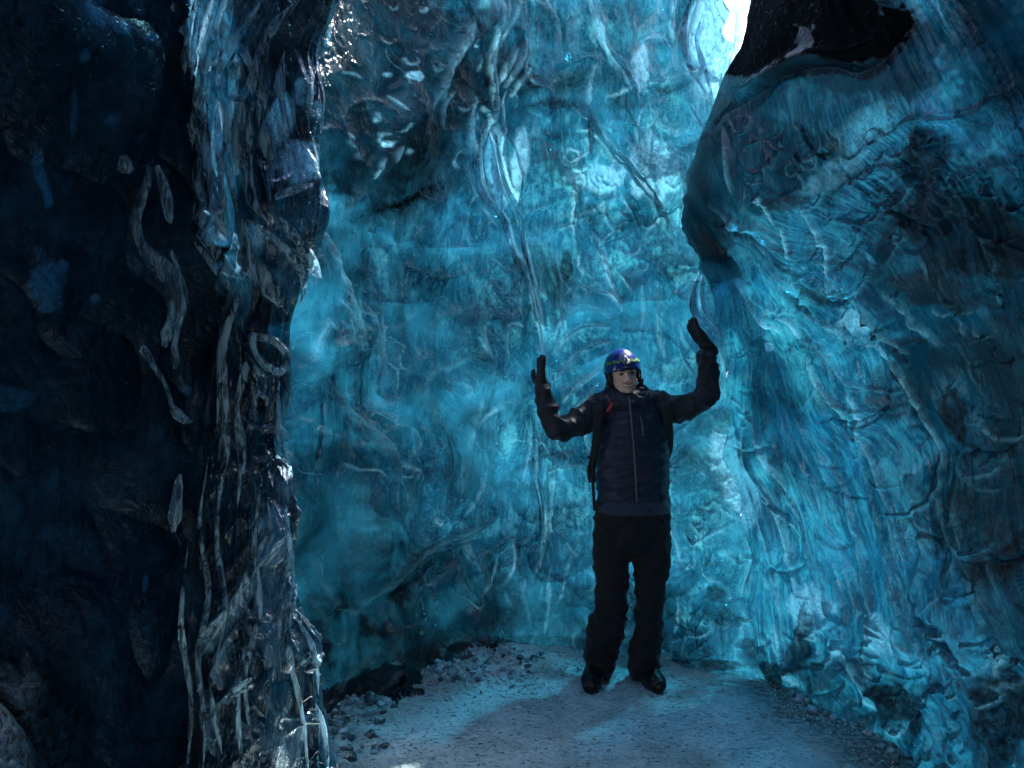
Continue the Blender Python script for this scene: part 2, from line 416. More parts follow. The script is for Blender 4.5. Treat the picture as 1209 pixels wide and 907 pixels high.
# crumpled area low on the right, behind and beside the person
cr = sstep(1.2, .5, ((PX - 850) / 110) ** 2 + ((PY - 640) / 130) ** 2) + .7 * sstep(1.2, .5, ((PX - 800) / 140) ** 2 + ((PY - 200) / 110) ** 2)
qs = warp(B, .10, 7.0); n3 = np.abs(noise(qs * np.array([15, 15, 9.0]) + 11))
back.h += cr * .018 * (1 - np.sqrt(n3 + .004))
seam = sstep(345, 300, PY); seam = 1 - np.exp(-((PX - edge_x(PY)) / 26) ** 2) * (1 - seam); back.h *= seam * (1 - .8 * sstep(1.3, .4, ((PX - 380) / 140) ** 2 + ((PY - 0) / 150) ** 2))
hole = (PX > 848 + .16 * np.clip(PY, 0, 200) + 9 * noise(np.stack([PX / 40, PY / 26, PX * 0 + 2], -1))) & (PY < 92) & (PX < 960)
back_lines = [
 # big ribbon from the ceiling down to the raised left hand
 (L(575,-30,574,0,571,40,563,80,568,105,572,140,563,165,561,190,570,230,592,255,603,290,618,330,628,370,637,405,634,432), 5, .040, .9, .5),
 (L(583,110,586,165,596,215,612,250,620,300,630,345,640,395), 3.5, .030, .8, .5),
 (L(574,150,578,190,585,225,592,250), 12, .045, .7, .6),
 (L(592,60,578,85,572,105), 5, .03, .7, .5), (L(607,48,592,80,580,108), 5, .03, .6, .5), (L(612,85,598,100,590,120), 5, .025, .5, .4),
 (L(552,-20,562,10,570,45), 7, .035, .8, .6), (L(600,-10,585,25,572,60), 6, .03, .6, .5),
 (L(546,116,541,140,548,168,560,198), 5, .035, .8, .4), (L(543,190,552,215,560,232),3,.02,.4,.3),
 (L(545,22,530,50,515,75,500,105,489,132), 5, .028, .5, .6), (L(517,110,503,125,499,155), 3.5, .02, .5, .4),
 (L(630,-20,634,5,643,28,648,56), 4.5, .03, .9, .5), (L(606,-5,625,10,640,30), 3, .02, .7, .3), (L(652,0,646,25), 3, .02, .6, .2),
 (L(690,-30,691,10,698,50,716,82,732,108,742,122), 8, .045, .7, .8), (L(706,70,722,95,738,118),4,.03,.8,.8),
 (L(748,92,748,108,750,124), 9, .03, .8, 1.2),
 (L(690,84,684,108,683,135), 5, .03, .7, .5), (L(683,135,700,165,728,198,768,230,802,278), 7, .04, .45, 1.2), (L(690,150,712,190,742,215,785,250), 4, .025, .3, 1.0),
 (L(795,-20,789,15,786,40,793,62), 5, .035, .9, .9), (L(736,25,733,40,735,60), 3.5, .025, .7, .4), (L(742,61,757,52,773,52,786,66), 4, .022, .8, .4),
 (L(820,-15,809,25,809,60,818,85,835,112), 5, .035, 1, .6), (L(840,-15,846,10,860,30,862,50,852,80,855,120), 5, .04, 1, .6), (L(862,-10,872,30,866,70,860,100), 7, .05, 1, .5),
 (L(828,20,823,50,835,90,843,125), 4, .03, .9, .5),(L(812,120,830,150,840,170),3,.02,.8,.4),
 (L(752,108,775,103,795,100,815,94,832,86), 6, .035, .9, .8), (L(750,112,780,112,815,104), 4, -.02, -.5),
 (L(655,158,664,195,672,235,682,285), 3, .02, .5, .4), (L(664,200,668,215,676,235,673,262,680,285), 3, .02, .8, .3),
 (L(675,226,690,224,712,230,730,232), 5, -.03, -.6), (L(672,262,690,252,712,240,722,222), 4, .025, .5, .4), (L(715,210,714,240,722,262,735,275), 4, .03, .5, .4),
 (L(700,268,710,290,716,315,724,340,736,362), 6, .025, .6, 1.2), (L(690,290,700,320,706,345), 3, .02, .3, .5),
 (L(770,150,768,190,775,240,790,270,800,300), 5, .03, .35, .8), (L(800,190,806,225,800,262,805,300), 5, .03, .3, .8),
 (L(640,290,645,320,655,345,652,375), 5, -.025, -.5), (L(650,300,660,330,658,370,663,405), 4, .022, .3, .4), (L(660,352,666,380,663,408), 2.5,.02,.5,.2),
 # flow curtain right of the column
 (L(352,245,368,270,385,300,398,335,408,368,414,402), 6, .04, .8, 1.0), (L(340,262,362,300,382,330), 10, .03, .2, .5),
 (L(388,350,402,372,406,392), 2.5, .02, .6, .2), (L(427,325,432,350,435,390,440,435), 3, .022, .5, .4), (L(422,360,432,400,444,446), 3, .02, .4, .4),
 (L(372,375,358,392,352,420), 8, .02, .9, 1.2), (L(372,372,380,388), 4, .015, .8, 1.0),
 # wedge of ice beside the column
 (L(379,447,392,470,408,497,424,525,438,552,446,580,450,610), 7, .055, .25, .3), (L(378,449,380,500,374,550,372,600), 4, .03, 0, .3),
 (L(392,480,402,530,420,580,430,640,440,680), 14, .03, 0, .3),
 (L(393,548,402,556,414,556,424,566), 3, .025, .7, .2), (L(440,543,452,548,470,552,468,562), 5, .03, .6, .2),
 (L(424,512,440,503,456,502,466,512,462,530,452,545), 4, .025, .2, .2), (L(472,465,490,445,515,435,545,422), 5, .025, .2, .3),
 (L(500,460,520,478,540,488,560,480), 5, -.025, -.3), (L(505,448,515,462,530,470,542,462,528,452,512,452), 3, .02, .2, .2),
 (L(572,425,562,455,552,490,545,520,538,560,536,600), 8, .045, .15, .4), (L(580,428,568,460,560,495), 4, -.03, -.45),
 (L(560,385,559,405,567,425), 5, .025, .6, .4), (L(590,388,588,405,589,428), 3, .02, .5, .2), (L(588,388,598,386,611,389), 3, .015, .7, .1), (L(606,355,604,370,609,380), 2.5, .02, .5, .1),
 (L(548,510,562,492,578,480,592,476,604,480), 5, .03, .4, .4), (L(565,512,563,530,570,560,560,590,545,610), 5, .02, .3, .4),
 (L(632,515,632,560,640,600,642,640,630,680), 5, .035, .4, .8), (L(655,530,651,570,648,610,635,650), 5, .03, .3, .6), (L(640,560,660,552,690,548), 3, .015, .4, .2),
 (L(625,500,622,540,616,570),3,.02,.4,.3), (L(580,600,600,560,640,538,680,530), 5, -.02, -.25),
 # fold running down to the left
 (L(412,716,435,702,455,688,478,664,505,646,530,636,562,625,590,608), 7, .06, .2, .5), (L(420,722,455,700,485,676,520,650,560,636), 5, -.035, -.55),
 (L(470,700,500,690,530,668,545,660), 8, .03, .1, .4),
 (L(545,640,552,655,560,665), 6, .03, .6, .6), (L(505,610,512,622), 5, .02, .7, .5), (L(668,640,676,652,684,656), 4,.02,.6,.4), (L(648,610,650,628),3,.02,.7,.2),
 # arcs above the shoulder
 (L(650,405,660,382,682,368,708,366,722,376), 5, .03, .4, .7), (L(652,425,668,400,695,385,722,388), 5, .03, .4, .9), (L(658,450,676,425,700,408,722,404), 4.5, .028, .35, .9),
 (L(662,478,684,455,706,438,720,420), 5, .03, .6, .8), (L(672,490,696,470,708,452), 5, .03, .6, .8), (L(690,350,706,342,724,350,738,372), 5, .025, .5, .7),
 (L(664,352,680,342,700,338,716,330),4,.02,.3,.5),
 # bright twin ribbon above the raised right hand
 (L(829,318,820,345,820,368,832,385,846,398), 4, .035, 1, .5), (L(831,318,829,345,832,368,846,388,852,402), 4, .035, .9, .5),
 (L(846,395,852,420,864,460,872,490), 5, .03, .4, .8),(L(780,330,784,360,780,400,786,430,782,460),5,.02,.2,.8),(L(760,330,764,370,756,410),5,.02,.2,.8),
 (L(740,560,760,555,790,548,812,530), 4,.02,.2,.4), (L(790,560,800,590,806,640,800,680),4,.02,.3,.4),
 # broad weak folds low down
 (L(610,620,606,660,590,700,570,740), 10, .03, 0, .6), (L(640,640,634,690,622,740), 9, .025, 0, .6), (L(660,660,664,710,656,760), 8, .02, 0, .6),
 (L(470,560,476,600,470,650), 10, .025, 0, .4), (L(500,500,512,560,520,620), 12, .03, 0, .4),
]
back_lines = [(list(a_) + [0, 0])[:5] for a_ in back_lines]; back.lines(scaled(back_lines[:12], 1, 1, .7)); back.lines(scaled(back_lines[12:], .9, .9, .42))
# many small random flow strokes
def strokes(n, box, ang, spread, ln, w, h, fr, curl=.35, st=.5, keep=None):
    out = []
    for _ in range(n):
        x, y = rng.uniform(box[0], box[2]), rng.uniform(box[1], box[3])
        if keep and not keep(x, y): continue
        a = math.radians(ang(x, y) if callable(ang) else ang) + rng.normal() * math.radians(spread)
        l = rng.uniform(*ln); k = rng.normal() * curl; pts = []
        for i in range(5):
            pts.append((x, y)); x += math.cos(a) * l / 4; y += math.sin(a) * l / 4; a += k
        sg = 1 if rng.random() > .28 else -1
        out.append((pts, rng.uniform(*w), sg * rng.uniform(*h), rng.choice([0, 0, fr, fr * .5]) if sg > 0 else -rng.uniform(0, .35), st))
    return out
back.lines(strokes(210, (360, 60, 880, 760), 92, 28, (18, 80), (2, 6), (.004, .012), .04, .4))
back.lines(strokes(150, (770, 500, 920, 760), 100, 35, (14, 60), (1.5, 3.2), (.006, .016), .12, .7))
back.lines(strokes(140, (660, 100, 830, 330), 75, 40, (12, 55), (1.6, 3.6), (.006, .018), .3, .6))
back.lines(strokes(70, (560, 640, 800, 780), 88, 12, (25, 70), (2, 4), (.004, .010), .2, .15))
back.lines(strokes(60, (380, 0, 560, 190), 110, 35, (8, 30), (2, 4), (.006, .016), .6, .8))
# volcanic dust bands, then glow and shade areas put into the colour
back.lines([(L(375,285,410,262,450,242,500,222,540,205,565,185), 20, 0.001, -.9), (L(440,180,480,160,520,150,560,150), 22, .001, -.75),
            (L(585,125,610,108,640,108,690,104,740,95), 13, .001, -.8), (L(590,135,640,128,690,135), 8, .001, -.7),
            (L(770,60,800,48,830,45),8,.001,-.5), (L(680,160,720,195,765,230,800,275), 7, .001, -.6),
            (L(640,300,655,330,650,370), 7, .001, -.6), (L(470,380,520,370,560,395), 16, .001, -.25),
            (L(500,700,470,715,430,740,400,770), 26, .001, -.55), (L(560,742,620,735,700,742), 18, .001, -.35)])
back.blobs([(400, 90, 110, 70, .2), (470, 200, 70, 40, .7), (520, 110, 60, 50, .45), (360, 130, 50, 70, .35), (420, 130, 40, 30, .4),
            (820, 560, 45, 22, .35), (845, 500, 26, 20, .6), (845, 700, 12, 10, .6), (640, 765, 90, 14, .35), (470, 770, 90, 26, .7), (410, 800, 50, 60, .8),
            (700, 250, 26, 12, .35), (760, 190, 14, 26, .5), (730, 130, 40, 10, .4), (540, 560, 40, 30, .2), (830, 786, 50, 7, .7), (885, 770, 14, 20, .5),
            (668, 318, 8, 20, .7), (600, 690, 40, 30, .1), (430, 650, 50, 60, .25), (360, 700, 30, 90, .3)])
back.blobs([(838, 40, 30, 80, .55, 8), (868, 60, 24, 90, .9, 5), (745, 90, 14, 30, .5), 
            (605, 190, 8, 40, .3), (700, 215, 40, 14, .3), (770, 200, 30, 40, .35), (475, 90, 8, 6, .8), (440, 170, 4, 4, .9), (870, 560, 22, 60, .35, -20)], 'frost')  # glow around the white opening put into the colour, with some frosty spots
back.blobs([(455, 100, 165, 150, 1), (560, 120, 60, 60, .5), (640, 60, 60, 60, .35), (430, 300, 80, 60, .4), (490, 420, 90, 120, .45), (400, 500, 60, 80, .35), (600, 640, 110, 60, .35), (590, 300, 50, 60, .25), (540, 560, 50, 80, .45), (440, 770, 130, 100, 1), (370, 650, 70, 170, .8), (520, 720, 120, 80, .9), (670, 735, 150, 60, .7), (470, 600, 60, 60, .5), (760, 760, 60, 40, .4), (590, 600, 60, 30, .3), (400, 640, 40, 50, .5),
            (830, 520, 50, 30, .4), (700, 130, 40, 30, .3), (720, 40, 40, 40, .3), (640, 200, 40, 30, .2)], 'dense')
young = np.clip(.95 * sstep(1.5, .2, ((PX - 770) / 130) ** 2 + ((PY - 190) / 170) ** 2) + .5 * sstep(1.4, .2, ((PX - 700) / 160) ** 2 + ((PY - 420) / 150) ** 2) + .45 * sstep(1.3, .2, ((PX - 850) / 90) ** 2 + ((PY - 600) / 170) ** 2), 0, 1) * (.55 + .45 * sstep(-.4, .4, noise(B * 3.3 + 5)))  # light falling in from the opening, painted as brighter ice
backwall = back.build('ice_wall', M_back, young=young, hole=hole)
tag(backwall, kind='structure')

# ---- right wall ---------------------------------------------------
depth_right = tps([(905, 800), (960, 830), (1010, 862), (1060, 890), (1092, 907), (1209, 907), (1209, 800),
                   (880, 650), (980, 680), (1080, 700), (1200, 650),
                   (860, 480), (950, 480), (1080, 480), (1200, 450),
                   (835, 330), (900, 330), (1000, 320), (1100, 300), (1200, 280),
                   (815, 230), (900, 200), (1000, 180), (1100, 150), (1200, 120),
                   (850, 100), (900, 60), (980, 40), (1100, 20), (1200, 0),
                   (890, -250), (1100, -250), (1400, -200), (1500, 300), (1500, 800), (1700, 300), (1700, 900), (1150, 1050), (1400, 1050), (900,1050)],
                  [4.02, 3.72, 3.48, 3.22, 3.07, 2.72, 2.62,
                   4.14, 3.72, 3.12, 2.55,
                   4.2, 3.8, 3.0, 2.45,
                   3.9, 3.45, 2.92, 2.5, 2.25,
                   3.65, 3.1, 2.75, 2.45, 2.15,
                   3.6, 3.15, 2.75, 2.35, 2.05,
                   3.6, 2.4, 1.75, 1.72, 1.85, 1.35, 1.45, 2.8, 2.1, 3.9], scale=300)
ay = axis(-640, -8, 915, 1060, 1.4, 14)
u = np.concatenate([np.linspace(-1, -.03, 26), axis(0, 0, 400, 900, 1.4, 14)[1:]])
U, PY = np.meshgrid(u, ay)
E = edge_x(PY)
up = sstep(345, 300, PY)                           # how far the edge stands clear of the back wall
K = np.clip(U, -1, 0)
PXr = np.where(U < 0, E + (-K) * (.5 + 119.5 * up), E + U)
Dr = depth_right(np.maximum(PXr, E), PY)
join = (1 - up) * sstep(70, 0, np.clip(U, 0, 999)); DB2 = depth_back(np.maximum(PXr, E), PY) - .02
Dr = Dr * (1 - join) + DB2 * join
rim = np.clip(U, 0, 46) / 46.
Dr = Dr + (.30 * up) * (1 - np.sqrt(np.clip(1 - (1 - rim) ** 2, 0, 1)))
D0 = depth_right(E, PY) * up + (1 - up) * (depth_back(E, PY) - .02) + .30 * up
Dr = np.where(U < 0, D0 + (.02 + 1.38 * up) * np.abs(K) ** .8, Dr)
Dr = np.maximum(Dr, 1.5)
right = Sheet(PXr, PY, Dr)
B = right.B
# flow coordinate: constant along the streams
flow = tps([(850,330),(862,480),(890,650),(905,800), (880,335),(935,480),(985,650),(1020,840), (905,325),(1010,400),(1075,550),(1120,700),(1170,850),
            (870,240),(960,300),(1060,360),(1130,500),(1180,650), (920,160),(1010,260),(1110,380),(1180,520),(1240,680), (1000,90),(1090,220),(1180,350),(1260,520),
            (1100,30),(1180,150),(1260,300), (830,190),(850,240),(860,280)],
           [0,0,0,0, 1,1,1,1, 2,2,2,2,2, 2.6,2.6,2.6,3.1,3.4, 3.6,3.6,3.6,4,4.4, 4.6,4.6,4.6,5, 5.8,5.8,5.8, 1.9,1.7,1.5], scale=300)
FC = flow(PXr, PY)
along = (PY * .8 + PXr * .5) / 100.
def fn(ka, kb, off, w=.25):
    z = np.stack([FC * ka + w * noise(B * 2.2 + off), along * kb, FC * 0 + off], -1); return noise(z)
right.h += .10 * fbm(warp(B, .15, 1.5) * 1.25, 2)
a1 = fn(2.0, .35, 3, .5); right.h += .045 * a1
a2 = np.abs(fn(4.2, .22, 13, .5)); right.h += .035 * (1 - np.sqrt(a2 + .006))
lowr = sstep(1.0, .3, np.abs(PY - 300) / 260)
right.h += (.006 + .010 * lowr) * (1 - np.sqrt(np.abs(fn(10, .4, 23, .6)) + .002))
right.h += (.0015 + .004 * lowr) * fn(26, 1.2, 33, 1.4)
right.h += .0008 * fbm(warp(B, .04, 9) * 26, 2)
foot = sstep(720, 860, PY + (PXr - 900) * -.12 + 20); right.h += foot * .05 * fbm(warp(B, .12, 4) * 4.2, 3)
calm = sstep(1.4, .5, ((PXr - 920) / 150) ** 2 + ((PY - 150) / 150) ** 2); right.h *= (1 - .8 * calm) * (1 - (1 - up) * np.exp(-(np.clip(U, 0, 999) / 26) ** 2))
rl = [
 (L(862,318,872,335,885,355,905,372,932,387), 5, .035, .9, .7), (L(925,371,940,378,952,391), 3.5, .025, .8, .4), (L(880,318,892,345,915,362,950,368), 5, .03, .2, .6),
 (L(922,341,940,352,955,364,968,375), 5, -.05, -.7), (L(930,328,950,342,975,352,1000,350,1026,336), 6, -.045, -.6), (L(975,345,1000,338,1028,334), 3, -.03, -.8),
 (L(968,372,990,376,1008,384,1012,400), 7, .05, .3, .2),
 (L(1004,358,1016,378,1030,402,1045,420,1058,450,1078,480,1090,515,1097,560), 4, -.05, -.6), (L(1010,352,1025,380,1042,405,1062,440,1085,478,1099,520,1106,570), 6, .05, .35, .4),
 (L(948,384,975,402,995,425,1002,440,1004,455), 3, -.035, -.5), (L(950,394,970,398,988,412,998,432), 5, .035, .1, .3),
 (L(958,404,968,425,985,445,1002,462,1015,482,1020,505), 3, -.03, -.5), (L(962,402,976,428,995,452,1012,468,1022,495), 4.5, .035, .5, .5),
 (L(1018,455,1030,475,1036,500,1034,518), 4, .03, .5, .3), (L(1028,485,1038,520,1050,560,1062,600), 4.5, .03, .3, .4),
 (L(1030,335,1048,365,1060,392,1074,415,1084,445), 4, -.04, -.5), (L(1036,332,1052,358,1068,388,1084,414), 5, .035, .2, .4),
 (L(985,315,1000,330,1010,350), 5,.04,.4,.5), (L(1060,330,1085,355,1100,380,1112,410), 6, .03, .2, .6),
 (L(1072,560,1088,600,1100,650,1096,700), 10, .05, .1, .4), (L(1040,590,1062,650,1078,710,1098,770), 9, .05, .1, .5), (L(1005,600,1020,670,1042,740,1056,790), 9, .045, .15, .5),
 (L(1125,560,1140,620,1162,690,1180,760), 12, .06, .1, .4), (L(1085,705,1110,740,1135,765,1162,795), 4, -.05, -.6), (L(1110,600,1122,660,1132,700), 5, -.04, -.3),
 (L(970,560,985,620,1000,680,1008,740), 8, .035, .15, .6), (L(940,520,960,570,975,620), 8, .025, .1, .5), (L(1028,540,1034,570,1038,600), 3, -.03, -.5),
 (L(872,485,886,525,902,565,918,600,932,640,948,700,960,760), 7, .035, .5, .9), (L(884,480,900,510,915,545,938,585,950,615), 6, .03, .5, .9), (L(903,588,922,604,940,620,948,632), 3.5, .03, .9, .6),
 (L(868,500,880,560,905,640,925,720,935,780), 6, .028, .3, .8), (L(862,470,880,482,896,500), 4, .02, .5, .6),
 (L(898,560,912,592,922,630,928,650), 3, -.025, -.35), (L(960,690,966,720,976,750), 4, .03, .7, .6), (L(958,705,950,740,948,770), 4, .025, .5, .4),
 (L(1030,730,1045,745,1060,760), 7, .025, .6, 1.0), (L(1000,770,1012,800,1030,830), 10, .04, .1, .4),
 (L(898,228,905,250,912,268), 2.5, .025, .9, .1), (L(918,270,928,290,938,308), 3, .025, .7, .3), (L(960,262,972,285,985,300,995,322), 3.5, .028, .6, .4), (L(945,240,960,265,975,290), 4, .025, .4, .5),
 (L(855,150,860,190,866,230), 4, .03, .3, .4), (L(858,148,866,190,878,240), 12, -.03, -.2), (L(835,262,860,268,885,280,910,300), 6, -.04, -.5), (L(838,240,870,262,905,275), 7, .035, .1, .3),
 (L(930,395,980,440,960,480), 5,.01,.1,.4),
 # the dark overhanging ledge at the top
 (L(832,165,850,140,880,118,905,100,930,84,955,76,985,74,1008,80,1030,68,1042,40,1046,0), 6, -.07, -.85), (L(870,110,910,88,950,66,1000,60,1030,40), 16, .06, 0, .1),
 (L(1000,195,1040,165,1080,142,1130,140,1180,112,1220,90), 12, .03, .0, .5), (L(985,230,1030,205,1060,200,1100,225), 10, .03, 0, .5),
]
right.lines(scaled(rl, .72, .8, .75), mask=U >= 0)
def rang(x, y):
    e = 4.0; gx = (flow(x + e, y) - flow(x - e, y)); gy = (flow(x, y + e) - flow(x, y - e))
    return math.degrees(math.atan2(gx, -gy)) if gx > 0 else math.degrees(math.atan2(-gx, gy))
right.lines(strokes(190, (860, 120, 1209, 400), rang, 6, (20, 75), (1.6, 4), (.008, .024), .08, .7), mask=U >= 0)
right.lines(strokes(130, (860, 400, 1209, 800), rang, 7, (30, 110), (2, 5), (.006, .020), .10, .6), mask=U >= 0)
right.lines(strokes(80, (900, 730, 1209, 900), 80, 30, (15, 50), (3, 7), (.010, .03), .4, .6), mask=U >= 0)
right.blobs([(1097, 185, 36, 30, 1, 30), (1108, 215, 16, 26, .8), (1125, 485, 15, 34, 1, -12), (1048, 832, 24, 28, .9), (1078, 845, 14, 26, .8), (1190, 835, 34, 60, .85), (945, 775, 18, 22, .8), (955, 745, 10, 26, .8, 10),
             (905, 25, 90, 55, 1.0, -28), (1000, 30, 60, 52, 1.0, -20), (850, 130, 20, 24, .7, -50), (925, 240, 30, 10, .4, -8), (1040, 100, 60, 30, .25), (1150, 270, 90, 40, .7, 15), (1130, 330, 60, 22, .5, 10),  # first two: shade of the backlit ledge put into the colour
             (830, 290, 16, 12, .5), (1180, 190, 40, 8, .6, -10), (1170, 40, 60, 40, .3), (1210, 500, 40, 160, .45), (1195, 640, 30, 60, .5),
             (1000, 545, 8, 40, .4), (925, 555, 8, 40, .5), (905, 480, 16, 40, .35), (1010, 790, 26, 18, .6), (970, 800, 22, 20, .6), (1100, 760, 30, 18, .4), (1085, 395, 30, 5, .5, 8),
             (910, 795, 26, 14, .9), (960, 835, 30, 12, .8, 30), (1160, 560, 30, 60, .3), (985, 172, 10, 8, .7), (890, 640, 8, 30, .3), (1060, 460, 30, 40, .3), (1140, 420, 40, 50, .35)])
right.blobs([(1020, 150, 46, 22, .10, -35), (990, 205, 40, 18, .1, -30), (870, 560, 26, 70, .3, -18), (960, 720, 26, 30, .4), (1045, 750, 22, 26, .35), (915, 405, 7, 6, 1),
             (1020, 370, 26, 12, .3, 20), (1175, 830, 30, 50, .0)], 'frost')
right.ash = np.where(PY > 105, np.minimum(right.ash, .80), right.ash); right.ash[U < 0] = (.9 * up)[U < 0]  # back of the rim darkened to shade the overhang
right.blobs([(1180, 350, 150, 180, 1), (1210, 600, 110, 180, 1), (1150, 260, 140, 70, .8), (1180, 60, 100, 100, .8), (1000, 280, 120, 40, .4), (905, 200, 110, 75, 1), (835, 270, 40, 50, 1), (1000, 60, 120, 60, 1), (880, 300, 60, 30, .4), (1130, 480, 70, 90, .4), (1150, 690, 60, 60, .3), (1200, 830, 60, 90, .5), (1000, 820, 80, 40, .4), (1060, 560, 30, 80, .3), (960, 460, 40, 60, .2), (930, 120, 90, 50, .7)], 'dense')  # broad shade of the overhang and right side put into the colour
rightwall = right.build('ice_overhang', M_right, stream=FC, along=along, young=np.clip(sstep(230, 10, PXr - E) * sstep(330, 420, PY) + .6 * sstep(1.2, .3, ((PXr - 900) / 70) ** 2 + ((PY - 370) / 50) ** 2), 0, 1))  # teal shift and brightness towards the back wall put into the colour
tag(rightwall, kind='structure')

# ---- left wall ----------------------------------------------------
depth_left = tps([(330, 900), (330, 500), (330, 0), (200, 900), (200, 500), (200, 0), (60, 900), (60, 500), (60, 0), (-200, 900), (-200, 400), (-200, 0), (-500, 500), (-500, 0), (-500, 900), (0, -300), (250, -300), (-300, -300)],
                 [3.2, 3.45, 3.3, 2.85, 3.2, 2.9, 2.4, 2.75, 2.4, 1.8, 2.1, 1.8, 1.45, 1.3, 1.3, 2.0, 2.8, 1.4], scale=300)
ax = axis(-620, -8, 345, 420, 2.3, 16); ay = axis(-330, -8, 915, 1160, 2.3, 12)
PX, PY = np.meshgrid(ax, ay)
ccol = np.interp(PY, [-200, 150, 320, 500, 700, 900], [345, 335, 318, 288, 300, 330])
PX = np.where(PX > 150, 150 + (PX - 150) * (ccol - 150) / (ax[-1] - 150), PX)
left = Sheet(PX, PY, depth_left(PX, PY)); B = left.B
left.h += .13 * fbm(warp(B, .2, 1.4) * 1.2, 2)
left.h += .06 * np.sqrt(np.abs(noise(warp(B, .15, 2.5) * np.array([3, 3, 2.2]) + 3)) + .002)
left.h += .008 * np.sqrt(np.abs(noise(warp(B, .1, 5) * np.array([8, 8, 5]) + 3)) + .002) + .001 * fbm(B * 14, 2)
left.blobs([(45, 200, 7, 26, .8, -8), (50, 230, 6, 14, .8), (32, 330, 26, 26, .7, 30), (40, 355, 16, 14, .6), (28, 300, 8, 14, .5), (55, 310, 10, 7, .8), (120, 25, 12, 10, .6), (100, 8, 12, 18, .5), (80, 60, 6, 8, .6), (118, 138, 8, 6, .6),
            (155, 40, 14, 5, .5), (15, 470, 26, 16, .35), (100, 350, 6, 5, .7), (215, 460, 8, 6, .6), (75, 130, 4, 30, .5), (177, 345, 15, 22, .0), (155, 160, 10, 5, .2), (175, 690, 4, 12, .6)], 'frost')  # faint blue glints put into the wall's colour
left.blobs([(10, 880, 130, 150, .85)], 'ash')  # colour darkened to tone down a lit bulge in the corner
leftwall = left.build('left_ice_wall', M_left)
tag(leftwall, kind='structure')

# ---- the big ice column at the left --------------------------------
cy_ = np.array([-200, 0, 60, 120, 180, 250, 320, 380, 450, 520, 600, 680, 760, 840, 907, 990], float)
cl_ = np.array([215, 198, 196, 214, 220, 224, 262, 266, 252, 244, 238, 232, 226, 222, 220, 214], float)
cr_ = np.array([440, 400, 372, 384, 372, 392, 366, 340, 346, 334, 346, 340, 372, 376, 394, 404], float)
nr, nc = 760, 420
py = np.linspace(-200, 990, nr); th = np.linspace(-2.1, 2.1, nc)
# denser towards the camera side
th = th
l = np.interp(py, cy_, cl_); r = np.interp(py, cy_, cr_)
k = np.ones(17) / 17
l = np.convolve(np.pad(l, 8, 'edge'), k, 'valid'); r = np.convolve(np.pad(r, 8, 'edge'), k, 'valid')
dc = np.interp(py, [-200, 0, 300, 500, 750, 990], [3.05, 3.1, 3.25, 3.2, 3.0, 2.9])
TH, PYc = np.meshgrid(th, py)
cxm = ((l + r) / 2)[:, None]; hw = ((r - l) / 2)[:, None]; DC = dc[:, None]
sx = np.sin(TH) * 1.0; cz = -np.cos(TH)
PXc = cxm + hw * np.sign(sx) * np.abs(sx) ** 1.0
Dc = DC + cz * (hw / F * DC) * .75
col = Sheet(PXc, PYc, Dc)
front = (np.cos(TH) > .12)
B = col.B
# outward normal
cen = P(np.broadcast_to(cxm, PXc.shape), PYc, np.broadcast_to(DC, PXc.shape))
nrm = B - cen; nrm[..., 2] *= .1; nrm /= np.linalg.norm(nrm, axis=-1)[..., None]
col.h += .05 * fbm(warp(B, .15, 2) * np.array([2.2, 2.2, 1.0]), 2)
fl = noise(np.stack([(PXc - cxm) / 13. + .8 * noise(B * 2.5), PYc / 190., TH * 0 + 3], -1)); upc = sstep(420, 330, PYc)
col.h += (.018 + .022 * upc) * (1 - np.sqrt(np.abs(fl) + .003) * 1.3)
col.h += .005 * (1 - np.sqrt(np.abs(noise(warp(B, .1, 3) * np.array([9, 9, 2.2]))) + .004))
col.h += .0015 * fbm(warp(B, .05, 9) * np.array([26, 26, 9]), 2)
col.frost = np.maximum(col.frost, front * .8 * sstep(.87, .95, 1 - np.sqrt(np.abs(fl) + .003)) * sstep(-.25, .3, noise(B * 3.1))); lowc = sstep(520, 620, PYc); col.h += lowc * .03 * (1 - np.sqrt(np.abs(noise(warp(B, .12, 4) * np.array([5, 5, 3.2]) + 7)) + .002))  # rib crests whitened, their highlights painted into the colour
